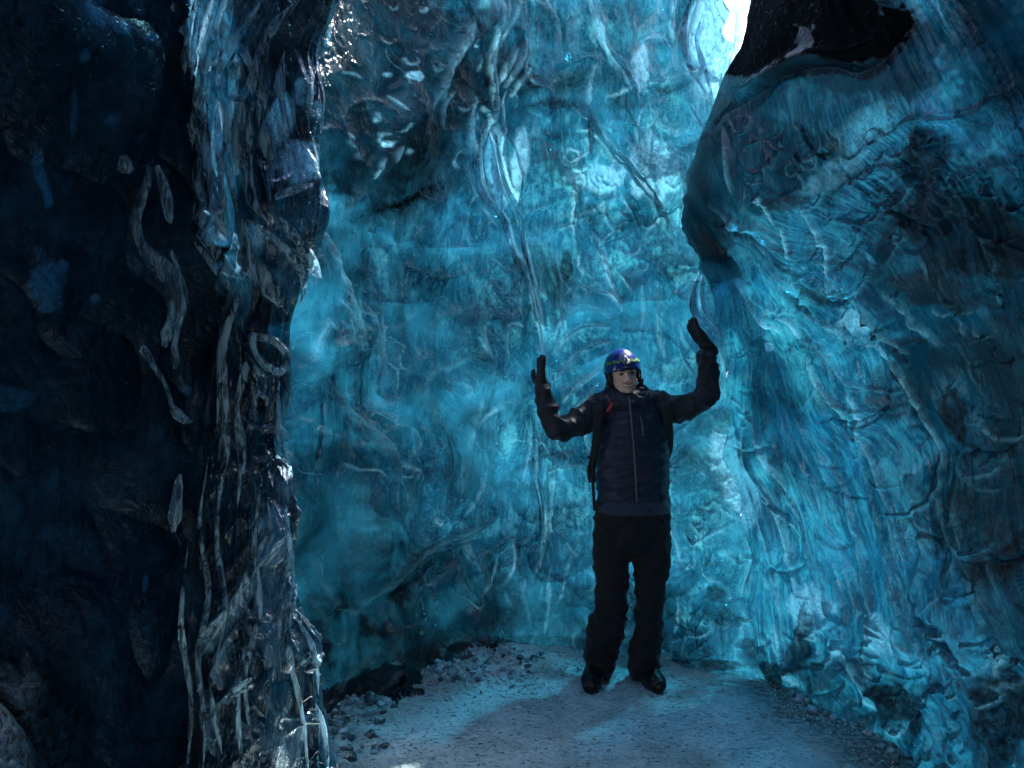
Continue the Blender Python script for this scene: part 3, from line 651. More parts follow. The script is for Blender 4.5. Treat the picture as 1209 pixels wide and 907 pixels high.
cl = [
 (L(206,-10,196,20,189,45,188,70,191,90), 4, .03, .8, .4), (L(218,10,217,30,221,45), 5, .025, .9, .5), (L(210,58,213,72,218,82), 7, .03, .8, .5),
 (L(240,-10,234,25,229,60,226,95), 3, .025, .8, .4), (L(260,-10,249,30,240,70,234,110,228,150,224,190,223,230), 3.5, .04, 1, .3), (L(266,-10,254,30,245,70,238,110,234,150,238,190,248,225), 3, .035, .7, .3),
 (L(312,-5,292,28,272,58,260,82,256,102), 3.5, .03, .6, .3), (L(350,0,325,28,308,58,300,78), 4, .03, .4, .4), (L(275,-5,266,30,262,60), 4, .02, .4, .4),
 (L(256,118,256,160,258,195,263,225), 6, .03, .8, .8), (L(287,58,278,75,274,95,275,112,284,116,294,100,298,84,290,66,287,58), 3, .03, .9, .4),
 (L(286,112,284,145,281,175,278,205), 6, .03, .7, .7), (L(274,112,270,145,264,180,262,210), 3, .03, .9, .3), (L(302,60,302,85,300,112), 3, .025, .6, .3), (L(312,72,312,100,313,130), 4, .025, .5, .8),
 (L(313,140,314,170,322,195), 6, .03, .7, .9), (L(325,236,342,226,362,222), 3.5, .03, .7, .3), (L(322,230,340,219,364,216), 4, -.03, -.6),
 (L(238,186,232,205,238,228,250,248,262,246,262,228,250,204,238,186), 3.2, .035, .9, .5), (L(222,230,234,250,248,268,258,284), 6, .035, .9, .8), (L(240,210,250,240,262,265,270,285), 5, .03, .7, .7),
 (L(220,263,238,276,254,296,270,318,286,330), 5, .04, .9, .6), (L(226,282,246,306,266,332,274,350), 3.5, .03, .7, .5), (L(286,330,290,318,290,300), 3, .03, .7, .4),
 (L(286,258,290,285,296,308,312,330,326,350,340,372), 8, .045, .9, .9), (L(290,259,316,275,340,298,354,318,359,340,354,362), 3.5, .035, .9, .6), (L(290,262,291,300,288,330), 3, .03, .6, .3),
 (L(330,256,348,280,366,310,380,330), 6, .03, .3, .6),
 (L(284,330,278,360,268,388,261,415,259,450,256,500), 4, .03, .4, .4), (L(276,380,274,420,270,460,266,500), 7, .03, .15, .5), (L(280,398,290,440,300,455), 4, .02, .3, .4),
 (L(298,397,300,412,308,427,322,437,331,440,337,428,333,413,322,402,310,399,298,397), 2.8, .035, 1, .4), (L(292,415,302,436,316,446), 3, .02, .5, .5),
 (L(301,456,302,470,301,487), 2.5, .025, 1, .2), (L(301,457,308,466,315,472,314,480), 2.5, .02, .9, .2), (L(326,500,334,512,342,524), 3.5, .025, .7, .4), (L(344,380,342,430,341,480,341,520), 3.5, .03, .2, .2),
 (L(322,540,332,550,326,570,330,590,322,605), 7, .03, .6, 1.3), (L(316,590,318,620,306,652,292,680,276,712,258,742,238,775), 6, .04, .9, 1.0), (L(318,600,322,640,312,668), 10, .03, .7, 1.0),
 (L(334,585,340,625,342,665,334,700,330,740,332,790), 6, .04, .6, .8), (L(346,722,356,740,368,762,374,790,376,820), 5, .035, .7, .8), (L(350,790,362,776,370,768), 5, .025, .7, .7),
 (L(282,735,270,760,262,790,268,812), 7, .03, .5, .6), (L(300,800,280,812,268,826), 6, .03, .7, 1.0), (L(248,810,254,850,262,890), 6, .03, .4, .7), (L(330,800,322,850,330,900), 9, .03, .3, .7), (L(372,830,382,860,388,907), 6, .03, .5, .9),
 (L(352,660,356,690,350,720), 3, -.03, -.7), (L(212,560,205,600,204,630),3,.02,.6,.4), (L(240,600,236,650,242,700,236,760), 7, .03, .1, .4),
]
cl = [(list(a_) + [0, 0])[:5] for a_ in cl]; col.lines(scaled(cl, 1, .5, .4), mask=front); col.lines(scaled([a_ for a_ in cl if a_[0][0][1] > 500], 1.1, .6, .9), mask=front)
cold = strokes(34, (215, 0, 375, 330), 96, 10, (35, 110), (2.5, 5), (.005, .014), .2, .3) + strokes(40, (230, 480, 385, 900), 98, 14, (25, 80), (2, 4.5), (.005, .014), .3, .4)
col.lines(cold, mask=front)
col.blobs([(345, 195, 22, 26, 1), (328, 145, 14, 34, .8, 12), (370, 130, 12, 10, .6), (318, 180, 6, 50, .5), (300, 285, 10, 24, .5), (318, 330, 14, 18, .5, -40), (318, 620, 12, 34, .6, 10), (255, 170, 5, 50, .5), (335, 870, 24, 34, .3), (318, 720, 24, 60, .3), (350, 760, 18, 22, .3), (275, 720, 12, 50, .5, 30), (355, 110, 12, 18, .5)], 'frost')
col.blobs([(330, 60, 40, 26, .5, -30), (350, 30, 30, 20, .5), (232, 300, 14, 18, 1.0), (266, 300, 12, 12, .9, 40), (245, 215, 8, 20, .9), (286, 90, 5, 14, .8), (318, 372, 24, 14, .8), (318, 418, 14, 12, .8), (308, 478, 7, 14, .9), (300, 530, 26, 30, .4), (300, 680, 24, 26, .6), (262, 770, 16, 10, .9), (290, 830, 26, 12, .6), (248, 640, 18, 60, .8), (236, 840, 16, 70, .8), (350, 545, 6, 60, .6), (355, 640, 6, 30, .8)])  # black gaps between ribs, their shade put into the colour
PT = col.B + nrm * (col.h * (.12 + .88 * sstep(.0, .7, np.cos(TH))))[..., None]
column = grid_obj('ice_column', PT, M_col, None, dict(ash=col.ash, frost=col.frost), flip=True)
tag(column, 'tall rippled column of clear ice with painted glint ribs standing against the dark left wall', 'ice column')

# clear glassy ice
def glass_ice(name, amt=.5):
    m = NT(name); c = m.coord((1.5, 1.5, .3)); c1 = m.coord()
    pr = m.n('BsdfPrincipled'); pr.inputs['Base Color'].default_value = (.48, .80, .94, 1); pr.inputs['IOR'].default_value = 1.33
    pr.inputs['Transmission Weight'].default_value = 1; pr.inputs['Roughness'].default_value = .04
    h = m.math('ADD', m.noise(c, 40, 4, .6, .6), m.math('MULTIPLY', m.noise(c1, 60, 3), .3)); nb = m.bump(h, .5, .01); m.l(nb, pr.inputs['Normal'])
    df = m.n('BsdfPrincipled'); df.inputs['Base Color'].default_value = (.52, .76, .90, 1); df.inputs['Roughness'].default_value = .25; m.l(nb, df.inputs['Normal'])
    tr = m.n('BsdfTranslucent'); tr.inputs['Color'].default_value = (.35, .62, .78, 1)
    f = m.ramp(m.noise(c, 22, 5, .65, .8), [(.42, 0.0), (.60, 1.0)])
    return m.done(m.mixs(m.math('MULTIPLY', f, amt), pr.outputs[0], m.mixs(.5, df.outputs[0], tr.outputs[0])))

M_glass = glass_ice('strand_ice', .72)
M_rglass = glass_ice('ribbon_glass', .5)
# ---- ribbons of ice hanging in front of the dark wall ---------------
M_rib = ice('ribbon_ice', (.01, .05, .09), (.05, .16, .24), (.2, .42, .55), milky_glint=(.36, .62, .80), k=.5, km=1.25, trans=.4, clear=0, rough=.08, ior=1.45)
def ribbon(pts, d, name, label, parent=None, frost=.6, sub=None):
    """pts: (px, py, half width px); a flattened twisting strand d metres away"""
    A = smooth_line([(p[0], p[1]) for p in pts], 10)
    wv = np.interp(np.linspace(0, 1, len(A)), np.linspace(0, 1, len(pts)), [p[2] for p in pts])
    n = 26; t = np.linspace(0, 2 * np.pi, n, endpoint=False); rows = []
    for i, (x, y) in enumerate(A):
        tx = A[min(i + 1, len(A) - 1)] - A[max(i - 1, 0)]; tx = tx / (np.linalg.norm(tx) + 1e-9); nx = np.array([-tx[1], tx[0]])
        w = max(wv[i], .25); c = P(x, y, d)
        e = P(x + nx[0], y + nx[1], d) - c; f = np.array([0, -1, 0]) * np.linalg.norm(e)
        lob = 1 + .2 * np.cos(3 * t + i * .03 + x * 0) + .12 * np.cos(7 * t - i * .02)
        rows.append(c + (np.cos(t) * w * lob)[:, None] * e + (np.sin(t) * w * .62 * lob)[:, None] * f)
    PT = np.array(rows)
    PT = PT + .0025 * noise(PT * np.array([40, 40, 12]))[..., None] * np.array([1, 1, 0]) 
    fr = np.full(PT.shape[:2], frost) * sstep(-.5, .6, noise(PT * 14))
    o = grid_obj(name, PT, M_rglass, parent, dict(ash=np.zeros_like(fr), frost=fr), wrap=True)
    if label: tag(o, label, 'ice ribbon', 'ice ribbons on the dark left wall')
    return o
RB = [
 ([(212,-8,3),(196,22,3.5),(189,50,3.2),(190,72,4),(180,92,5),(170,105,4.5),(164,118,8),(158,128,8),(153,138,5),(151,141,2)], 2.86, 'ragged pale ice strand forking left off the top of the column with a frayed tip', .8),
 ([(129,160,4),(133,172,8),(139,184,9),(147,196,8),(155,202,3)], 2.84, 'short stubby pale ice lump alone on the dark wall under the frayed strand', .9),
 ([(176,196,2),(175,212,4),(166,238,5),(161,262,5),(166,288,5),(180,306,9),(192,318,11),(203,335,8),(206,355,6),(203,378,6),(196,395,7),(193,410,3)], 2.88, 'long S shaped ice strand curling down the dark wall beside the column', .45),
 ([(186,196,3),(192,215,5),(197,235,6),(200,255,4),(201,264,1.5)], 2.87, 'tapering short ice fringe beside the top of the S shaped strand', .7),
 ([(202,296,2),(209,315,2.5),(217,340,3),(217,362,3),(211,385,2.5),(206,405,3),(207,425,4),(206,436,1.5)], 2.86, 'thin curved glassy ice strand running close right of the S shaped one', .5),
 ([(167,410,4),(174,418,4),(181,432,2.6),(190,446,2.2),(198,463,1.8),(202,478,2.5),(208,488,6),(218,496,5),(228,498,1.5)], 2.86, 'thin white ice strand slanting down right to a splayed foot in the dark', .95),
 ([(213,560,1.5),(211,575,5),(208,595,6),(206,612,7),(205,628,2)], 2.84, 'small upright sliver of ice low on the dark wall left of the column', .6),
]
for pts, d, lab, fr in RB: ribbon(pts, d, 'ice_ribbon', lab, None, fr)

# ---- glassy strands frozen onto the column and the back wall ---------
def strand(pts, w, depth, parent, sink=.25, flat=.8):
    A = smooth_line(pts, 12); u = np.linspace(0, 1, len(A)); sg = np.r_[0, np.cumsum(np.linalg.norm(np.diff(A, axis=0), axis=1))]
    closed = np.hypot(*(A[0] - A[-1])) < 2
    env = np.ones_like(u) if closed else np.clip(np.sin(np.pi * np.clip(u, .004, .996)), 0, 1) ** .85
    wob = 1 + .35 * noise(np.stack([sg / (w * 5), sg * 0 + A[0, 0] * .3, sg * 0 + A[0, 1] * .7], -1))
    n = 18; t = np.linspace(0, 2 * np.pi, n, endpoint=False); rows = []
    D = depth(A[:, 0], A[:, 1])
    for i, (x, y) in enumerate(A):
        tx = A[min(i + 1, len(A) - 1)] - A[max(i - 1, 0)]; tx = tx / (np.linalg.norm(tx) + 1e-9); nx = np.array([-tx[1], tx[0]])
        ww = max(w * env[i] * wob[i], .3); c = P(x, y, D[i]); e = P(x + nx[0], y + nx[1], D[i]) - c
        f = CAM - c; f = f / np.linalg.norm(f) * np.linalg.norm(e)
        lob = 1 + .10 * np.cos(5 * t + 1.3)
        rows.append(c - f * ww * sink + (np.cos(t) * ww * lob)[:, None] * e + (np.sin(t) * ww * flat * lob)[:, None] * f)
    o = grid_obj('ice_strand', np.array(rows), M_glass, parent, wrap=True)
    return o
_v = PT - CAM; _dep = _v[..., 1] * math.cos(PITCH) + _v[..., 2] * math.sin(PITCH); _ppx = W / 2 + F * _v[..., 0] / _dep
_cf = np.cos(th) > -.05
def d_col(x, y):
    out = []
    for xx, yy in zip(np.atleast_1d(x), np.atleast_1d(y)):
        i = int(np.clip(round(np.interp(yy, py, np.arange(len(py)))), 1, len(py) - 2)); row = _ppx[i - 1:i + 2][:, _cf]; dd = _dep[i - 1:i + 2][:, _cf]
        k_ = np.abs(row - xx) < 4; out.append(dd[k_].min() if k_.any() else dd[np.unravel_index(np.abs(row - xx).argmin(), row.shape)])
    o = np.array(out); 
    if len(o) > 14: kk = np.ones(13) / 13; o = np.minimum(np.convolve(np.pad(o, 6, 'edge'), kk, 'valid'), o + .01)
    return o
for a_ in cl:
    low_ = a_[0][0][1] > 500
    if a_[2] > 0 and a_[3] >= .25 and not (low_ and a_[1] > 6): strand(a_[0], a_[1] * (.7 if low_ else 1.5), d_col, column)
for pts_, w_ in [(L(232,-10,222,40,214,90,208,150,212,210,214,250), 5), (L(248,90,242,140,246,190,256,240,266,280), 6), (L(300,110,296,150,292,200,300,240,316,262), 7), (L(326,20,312,60,306,110,306,150), 6),
                 (L(270,110,267,160,272,210,280,250), 5), (L(336,60,330,100,334,120), 6), (L(268,400,264,450,268,500,262,560,256,610), 7), (L(284,440,280,490,286,540,280,600), 6), (L(330,450,326,490,332,530), 5),
                 (L(246,540,236,620,246,700,234,780,242,860,238,930), 4), (L(262,560,256,640,266,720,250,800), 3.5), (L(338,600,346,680,340,760,356,840,366,930), 4), (L(290,760,280,830,290,930), 4), (L(222,640,214,740,226,830,220,920), 4), (L(310,560,300,640,306,720,290,800,300,900), 4.5),
                 (L(205,95,212,120,220,150,222,180), 5)]:
    strand(pts_, w_, d_col, column)
for k_ in (0, 1, 2, 3, 4, 7, 9, 11, 14, 24, 26, 27, 28):
    a_ = back_lines[k_]; strand(a_[0], a_[1] * .8, lambda x, y: depth_back(x, y) - .075, backwall)
for pts_, w_ in [(L(829,316,820,345,820,368,832,385,846,398), 4), (L(832,316,829,345,833,366,848,386,853,402), 3), (L(378,449,380,500,374,550,372,600), 2.5), (L(427,325,432,350,435,390,440,435), 2.5), (L(632,515,632,560,640,600,642,640), 3), (L(655,530,651,570,648,610), 3)]:
    strand(pts_, w_, lambda x, y: depth_back(x, y) - .05, backwall)
# ---- unseen tunnel behind and over the camera, shaped to limit sky light --------------------------
M_tun = ice('tunnel_ice', (.002, .012, .025), (.004, .03, .05), (.01, .06, .1), trans=.0, clear=0, rough=.2, spec=.3)
def hull(name, rows, mat, sub=40, amp=.12):
    R = np.array(rows, float)                       # (r, c, 3) control net, refined and roughened
    def ref(a, axis_, n):
        m = a.shape[axis_]; t = np.linspace(0, m - 1, n); i = np.minimum(t.astype(int), m - 2); f = t - i
        sh = [1] * a.ndim; sh[axis_] = n; f = f.reshape(sh)
        return np.take(a, i, axis_) * (1 - f) + np.take(a, i + 1, axis_) * f
    G = ref(ref(R, 0, sub), 1, sub * 2)
    G = G + amp * np.stack([noise(G * .9), noise(G * .9 + 9), noise(G * .9 + 19)], -1) 
    return tag(grid_obj(name, G, mat, None, dict(ash=G[..., 0] * 0, frost=G[..., 0] * 0)), kind='structure')

# unseen ceiling, near edge cut to light the column, leaving the shaft above the back wall open
xs = [-4.2, -2.6, -1.0, .8, 2.4, 4.2]
zc = {2.9: [3.0, 3.7, 4.1, 4.2, 3.9, 3.4], 0.6: [2.6, 3.3, 3.6, 3.6, 3.3, 2.7], -1.5: [2.2, 2.9, 3.1, 3.1, 2.9, 2.3], -5.: [1.6, 2.7, 3.1, 3.1, 2.7, 1.6]}
hull('unseen_tunnel_ceiling', [[(x, y if y < 2.5 else yy, z) for x, z, yy in zip(xs, zc[y], (2.9, 1.5, 1.2, 2.5, 3.2, 3.2))] for y in (2.9, .6, -1.5, -5.)], M_tun)
hull('unseen_tunnel_side', [[(-2.75 - .4 * i, 1.0 - 1.6 * j, zz) for j in range(5)] for i, zz in enumerate((-.2, 1.5, 3.6))], M_tun)
hull('unseen_tunnel_side', [[(3.1 + .4 * i, .9 - 1.5 * j, zz) for j in range(5)] for i, zz in enumerate((-.2, 1.5, 3.6))], M_tun)

hull('unseen_tunnel_end', [[(x, -7.2 - .1 * x * x, z) for x in (-5.0, -2.8, -1.0, .6)] for z in (-.3, 1.6, 3.8)], M_tun)
# snow bowl added outside to backlight the ice walls and whiten the opening
M_backlight = plain('backlight_snow', (.75, .78, .80), .8, var=.08, vscale=.6)
sl = []
for r_, z in ((5.6, -.5), (8.5, 1.2), (13, 4.6), (22, 12.), (36, 25.0)):
    sl.append([(r_ * math.sin(a), r_ * math.cos(a) * 1.0, z) for a in np.radians([-80, -45, -10, 25, 60, 95])])
o_ = hull('backlight_slope', sl, M_backlight, 50, .5)

# ---- floor ---------------------------------------------------------
m = NT('trodden_snow'); c = m.coord()
n1 = m.noise(c, 3.0, 6, .6, .4); n2 = m.noise(c, 60, 4, .7)
cl_s = m.coord((1, 2.2, 1)); pits = m.ramp(m.noise(cl_s, 34, 4, .6, .5), [(.34, .2), (.43, 1.0)])
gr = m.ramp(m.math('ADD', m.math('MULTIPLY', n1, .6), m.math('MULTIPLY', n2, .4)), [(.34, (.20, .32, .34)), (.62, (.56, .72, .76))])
dirt = m.attr('ash'); gcol = m.mix(m.math('MULTIPLY', dirt, m.ramp(m.noise(c, 30, 5, .7), [(.35, .3), (.6, 1.0)])), gr, (.02, .026, .03))  # darker snow where the mask is high
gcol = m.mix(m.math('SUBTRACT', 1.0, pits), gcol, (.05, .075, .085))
pr = m.n('BsdfPrincipled'); m.l(gcol, pr.inputs['Base Color']); pr.inputs['Roughness'].default_value = .75; pr.inputs['Specular IOR Level'].default_value = .25
hh = m.math('ADD', m.math('MULTIPLY', pits, .8), m.math('ADD', m.noise(cl_s, 22, 4, .6, .4), m.math('MULTIPLY', m.noise(c, 110, 3, .7), .5)))
m.l(m.bump(hh, .8, .012), pr.inputs['Normal'])
M_snow = m.done(pr.outputs[0])
gx = axis(-4, -1.6, 2.2, 5, .0125, .3); gy = axis(-6, 2.75, 4.9, 5.2, .0125, .3)
X, Y = np.meshgrid(gx, gy)
G = np.stack([X, Y, X * 0], -1)
bank = np.exp(-(((X - (-.25)) / .55) ** 2 + ((Y - 4.38) / .30) ** 2)) * .10 + np.exp(-(((X - 1.0) / .38) ** 2 + ((Y - 4.35) / .22) ** 2)) * .085
edgeL = sstep(-.55, -1.3, X) * .10
Z = .012 * fbm(G * 2.2, 2) + .006 * fbm(G * np.array([9, 16, 1]), 2) + .0035 * fbm(G * np.array([28, 50, 1]), 2) + bank + edgeL
rub = np.exp(-(((X + .42) / .40) ** 2 + ((Y - 4.22) / .25) ** 2)) + np.exp(-(((X + .95) / .3) ** 2 + ((Y - 3.6) / .6) ** 2))
Z += np.clip(rub, 0, 1) * .035 * fbm(G * 9, 3)
pxf, pyf = W / 2 + F * X / np.maximum(Y, .5), 466 + 1353 / np.maximum(Y, .5)
out_ = (Y > 3.2) & (Y > depth_back(np.clip(pxf, 100, 1100), pyf) + .22)
G[..., 2] = np.where(out_, -2.5, Z - .004)
ash = np.clip(.95 * sstep(-.35, -1.0, X + (Y - 3.5) * -.35 + .25 * noise(G * 2)) + .9 * sstep(.0, .45, X - (1.62 - (Y - 3.0) * .30) + .45 + .2 * noise(G * 2.3)) * sstep(4.25, 3.9, Y) + .8 * sstep(4.3, 4.5, Y) * sstep(.9, 1.2, X) + .6 * np.clip(rub, 0, 1), 0, 1)  # mask: darker towards both side edges and in the rubble
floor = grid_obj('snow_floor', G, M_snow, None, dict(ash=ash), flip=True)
tag(floor, kind='structure')
def floor_z(x, y):
    j = np.argmin(abs(gx - x)); i = np.argmin(abs(gy - y)); return float(G[i, j, 2])

# loose chunks of ice and snow at the foot of the wall
M_chunk = ice('chunk_ice', (.05, .12, .16), (.22, .38, .46), (.5, .66, .74), k=1, trans=.15, clear=0, rough=.2)
M_dchunk = ice('dirty_chunk_ice', (.01, .02, .03), (.04, .07, .09), (.16, .24, .30), k=1, trans=.1, clear=0, rough=.2)
def chunk_mesh(seed, mat):
    bm = bmesh.new(); bmesh.ops.create_icosphere(bm, subdivisions=3, radius=1)
    r = random.Random(seed); off = seed * 3.1
    sc = (r.uniform(.8, 1.3), r.uniform(.7, 1.1), r.uniform(.5, .8))
    co = np.array([v.co[:] for v in bm.verts])
    planes = [Vector((r.gauss(0, 1), r.gauss(0, 1), r.gauss(0, 1))).normalized() for _ in range(11)]
    nz = fbm(co * 1.7 + off, 3)
    for v, z in zip(bm.verts, nz):
        p = v.co * (1 + .14 * z)
        for n in planes:
            d = p.dot(n) - .70
            if d > 0: p -= n * d * .93
        v.co = Vector((p.x * sc[0], p.y * sc[1], p.z * sc[2]))
    me = bpy.data.meshes.new('ice_chunk'); bm.to_mesh(me); bm.free()
    me.materials.append(mat); me.polygons.foreach_set('use_smooth', [False] * len(me.polygons)); return me
cm = [chunk_mesh(k + 1, M_chunk) for k in range(5)] + [chunk_mesh(k + 9, M_dchunk) for k in range(5)]
def chunk(px, py, size_px, dark=False, label=None, cat=None, group=None):
    # the floor point seen at this pixel
    d = CAM[2] * F / (py - 466.0); p = P(px, py, d); s = size_px / F * d / 2
    me = random.choice(cm[5:] if dark else cm[:5])
    o = bpy.data.objects.new('ice_chunk', me); COL.objects.link(o)
    o.location = (p[0], p[1], floor_z(p[0], p[1]) + s * .12); o.scale = (s, s, s)
    o.rotation_euler = (random.uniform(-.5, .5), random.uniform(-.5, .5), random.uniform(0, 6.28))
    tag(o, label, cat, group); return o

def wh(px, py, sz):
    big = 'largest' if sz > 16 else ('fist sized' if sz > 9 else 'small')
    return big
def lab(kind, sz, where): return '%s %s ice chunk lying %s' % (wh(0, 0, sz), kind, where)
for k in range(240):
    x = 560 + 55 * rng.normal(); y = 792 + .12 * (560 - x) + 13 * rng.normal()
    if x > 650 or y < 778: continue
    dk = rng.random() < .2; sz = rng.uniform(3, 11)
    chunk(x, y, sz, dk, lab('dirty' if dk else 'pale', sz, 'in the heap at the back wall foot'), 'ice chunk', 'ice chunks heaped at the foot of the back wall')
for k in range(60):
    y = rng.uniform(805, 900); x = 400 + (900 - y) * .35 + 26 * rng.normal(); dk = rng.random() < .6; sz = rng.uniform(5, 18)
    chunk(x, y, sz, dk, lab('dirty' if dk else 'pale', sz, 'on the left floor edge by the column'), 'ice chunk', 'ice chunks along the left edge of the floor')
for k in range(40):
    y = rng.uniform(800, 905); x = 915 + (y - 800) * 1.72 + rng.normal() * 9 - 8; dk = rng.random() < .6; sz = rng.uniform(5, 18)
    chunk(x, y, sz, dk, lab('dirty' if dk else 'pale', sz, 'on the right floor edge under the overhang'), 'ice chunk', 'ice chunks along the right edge of the floor')
chunk(457, 830, 20, False, 'lone bright lump of snow on the dark left floor edge in front of the heap', 'snow lump')
# crumbs of snow scattered over the floor, thick by the walls
vs, fs = [], []
OCT = np.array([(1, 0, 0), (-1, 0, 0), (0, 1, 0), (0, -1, 0), (0, 0, 1), (0, 0, -1)], float)
OF = [(0, 2, 4), (2, 1, 4), (1, 3, 4), (3, 0, 4), (2, 0, 5), (1, 2, 5), (3, 1, 5), (0, 3, 5)]
for k in range(6000):
    r_ = rng.random()
    if r_ < .45: x, y = -.35 + .42 * rng.normal(), 4.15 + .22 * rng.normal()
    elif r_ < .65: x, y = -.9 + .28 * rng.normal(), rng.uniform(2.9, 4.2)
    elif r_ < .72: y = rng.uniform(2.9, 4.2); x = 1.66 - (y - 3.0) * .22 + .12 * rng.normal()
    else: x, y = rng.uniform(-.8, 1.6), rng.uniform(2.8, 4.4)
    s_ = rng.uniform(.003, .009) * (.6 if r_ > .72 else 1)
    b_ = len(vs); q_ = OCT * rng.uniform(.55, 1.25, (6, 3)) * s_; a_ = rng.uniform(0, 6.28); c_, n_ = math.cos(a_), math.sin(a_)
    q_ = np.stack([q_[:, 0] * c_ - q_[:, 1] * n_, q_[:, 0] * n_ + q_[:, 1] * c_, q_[:, 2]], -1) + np.array([x, y, floor_z(x, y) + s_ * .3])
    vs.extend(q_.tolist()); fs.extend([(b_ + i_, b_ + j_, b_ + k_) for i_, j_, k_ in OF])
tag(mesh_obj('snow_crumbs', vs, fs, M_snow, None, False), 'loose crumbs of grey snow scattered over the trodden floor', 'snow crumbs', kind='stuff')

# ================================================================== the visitor
SC = 3.88 / F
base = P(740, 802.6, 4.02); SCX = 4.02 / F
person = empty('person', (base[0], base[1], floor_z(base[0], base[1]) - .004),
               label='smiling person in dark winter clothes and blue helmet, both gloved hands raised', cat='person')
def J(px, py, dy=0.0):
    z = 1.55 - (py - 466) * 4.02 / F if py < 700 else (1.55 - 234 * 4.02 / F) * (815 - py) / 115
    return np.array([(px - 740) * SCX * (4.02 + dy) / 4.02, dy, z])

def tube(bm, pts, radii, n=20, caps=True):
    """pts: list of 3-vectors, radii: (side, depth) half sizes; tapered, round ended"""
    pts = [np.array(p, float) for p in pts]; rad = [(r * 1.05, r * 1.05) if np.isscalar(r) else (r[0] * 1.05, r[1] * 1.05) for r in radii]
    # round ends
    def tang(i):
        t = pts[min(i + 1, len(pts) - 1)] - pts[max(i - 1, 0)]; return t / (np.linalg.norm(t) + 1e-9)
    rings = []
    def ring(c, t, r):
        ref = np.array([0, 1.0, 0]) if abs(t[1]) < .85 else np.array([0, 0, 1.0])
        u = np.cross(t, ref); u /= np.linalg.norm(u); v = np.cross(u, t)
        rings.append([bm.verts.new((c + u * r[0] * math.cos(a) + v * r[1] * math.sin(a)).tolist()) for a in np.linspace(0, 2 * np.pi, n, endpoint=False)])
    if caps:
        t = tang(0); r = rad[0]; m = min(r)
        for f in (.97, .7, .35): ring(pts[0] - t * m * f, t, (r[0] * math.sqrt(1 - f * f), r[1] * math.sqrt(1 - f * f)))
    for i, p in enumerate(pts): ring(p, tang(i), rad[i])
    if caps:
        t = tang(len(pts) - 1); r = rad[-1]; m = min(r)
        for f in (.35, .7, .97): ring(pts[-1] + t * m * f, t, (r[0] * math.sqrt(1 - f * f), r[1] * math.sqrt(1 - f * f)))
    for a, b in zip(rings[:-1], rings[1:]):
        for k in range(n): bm.faces.new((a[k], a[(k + 1) % n], b[(k + 1) % n], b[k]))
    bm.faces.new(rings[0][::-1]); bm.faces.new(rings[-1])
def ball(bm, c, r, rot=None):
    r = (r, r, r) if np.isscalar(r) else r
    M = Matrix.Translation(tuple(c)) @ (rot.to_4x4() if rot else Matrix.Identity(4)) @ Matrix.Diagonal((*r, 1))
    bmesh.ops.create_uvsphere(bm, u_segments=24, v_segments=16, radius=1, matrix=M)
def fuse(name, bm, voxel, mat, parent, smooth=4, fn=None, attrs=None, sub=False):
    """grow one continuous skin round the overlapping shapes"""
    bmesh.ops.recalc_face_normals(bm, faces=bm.faces)
    me = bpy.data.meshes.new('tmp'); bm.to_mesh(me); bm.free()
    o = bpy.data.objects.new('tmp', me); COL.objects.link(o)
    r = o.modifiers.new('r', 'REMESH'); r.mode = 'VOXEL'; r.voxel_size = voxel; r.use_smooth_shade = True
    sm = o.modifiers.new('s', 'SMOOTH'); sm.factor = .5; sm.iterations = smooth
    dg = bpy.context.evaluated_depsgraph_get(); dg.update()
    me2 = bpy.data.meshes.new_from_object(o.evaluated_get(dg)); me2.name = name
    bpy.data.objects.remove(o); bpy.data.meshes.remove(me)
    n = len(me2.vertices); co = np.empty(n * 3, np.float32); me2.vertices.foreach_get('co', co); co = co.reshape(-1, 3).astype(float)
    if fn:
        nr = np.empty(n * 3, np.float32); me2.vertices.foreach_get('normal', nr); nr = nr.reshape(-1, 3)
        co = fn(co, nr.astype(float)); me2.vertices.foreach_set('co', co.reshape(-1).astype(np.float32)); me2.update()
    for k, f in (attrs or {}).items():
        at = me2.attributes.new(k, 'FLOAT', 'POINT'); at.data.foreach_set('value', f(co).astype(np.float32))
    me2.polygons.foreach_set('use_smooth', [True] * len(me2.polygons))
    me2.materials.clear(); me2.materials.append(mat)
    ob = bpy.data.objects.new(name, me2); COL.objects.link(ob); ob.parent = parent; return ob

def fabric(name, col, rough=.75, weave=900, strength=.25, sheen=.25, var=.25):
    m = NT(name); tc = m.n('TexCoord'); c = tc.outputs['Object']
    pr = m.n('BsdfPrincipled'); f = m.noise(c, 14, 5)
    m.l(m.mix(f, tuple(x * (1 - var) for x in col), tuple(x * (1 + var) for x in col)), pr.inputs['Base Color'])
    pr.inputs['Roughness'].default_value = rough; pr.inputs['Sheen Weight'].default_value = sheen; pr.inputs['Specular IOR Level'].default_value = .3
    h = m.math('ADD', m.math('MULTIPLY', m.noise(c, 24, 4, .6, .7), 1.0), m.math('MULTIPLY', m.noise(c, 260, 2), .12))
    m.l(m.bump(h, strength, .012), pr.inputs['Normal']); return m.done(pr.outputs[0])
M_jacket = fabric('navy_shell', (.003, .0046, .013), .6, sheen=.12)
M_vest = fabric('quilted_navy', (.003, .0058, .024), .5, sheen=.1)
M_hem = fabric('slate_band', (.016, .024, .050), .8)
M_trou = fabric('black_trousers', (.0022, .0024, .004), .8, sheen=.1)
M_glove = fabric('black_gloves', (.0025, .0028, .004), .7, sheen=.1)
M_strap = fabric('black_webbing', (.004, .0045, .006), .7, sheen=.1)
M_boot = fabric('black_leather', (.004, .004, .005), .35, sheen=0)
M_sole = plain('rubber', (.012, .012, .013), .8)
M_lace = plain('grey_lace', (.10, .10, .11), .7)
M_metal = plain('zip_metal', (.14, .15, .17), .4, metallic=.9)
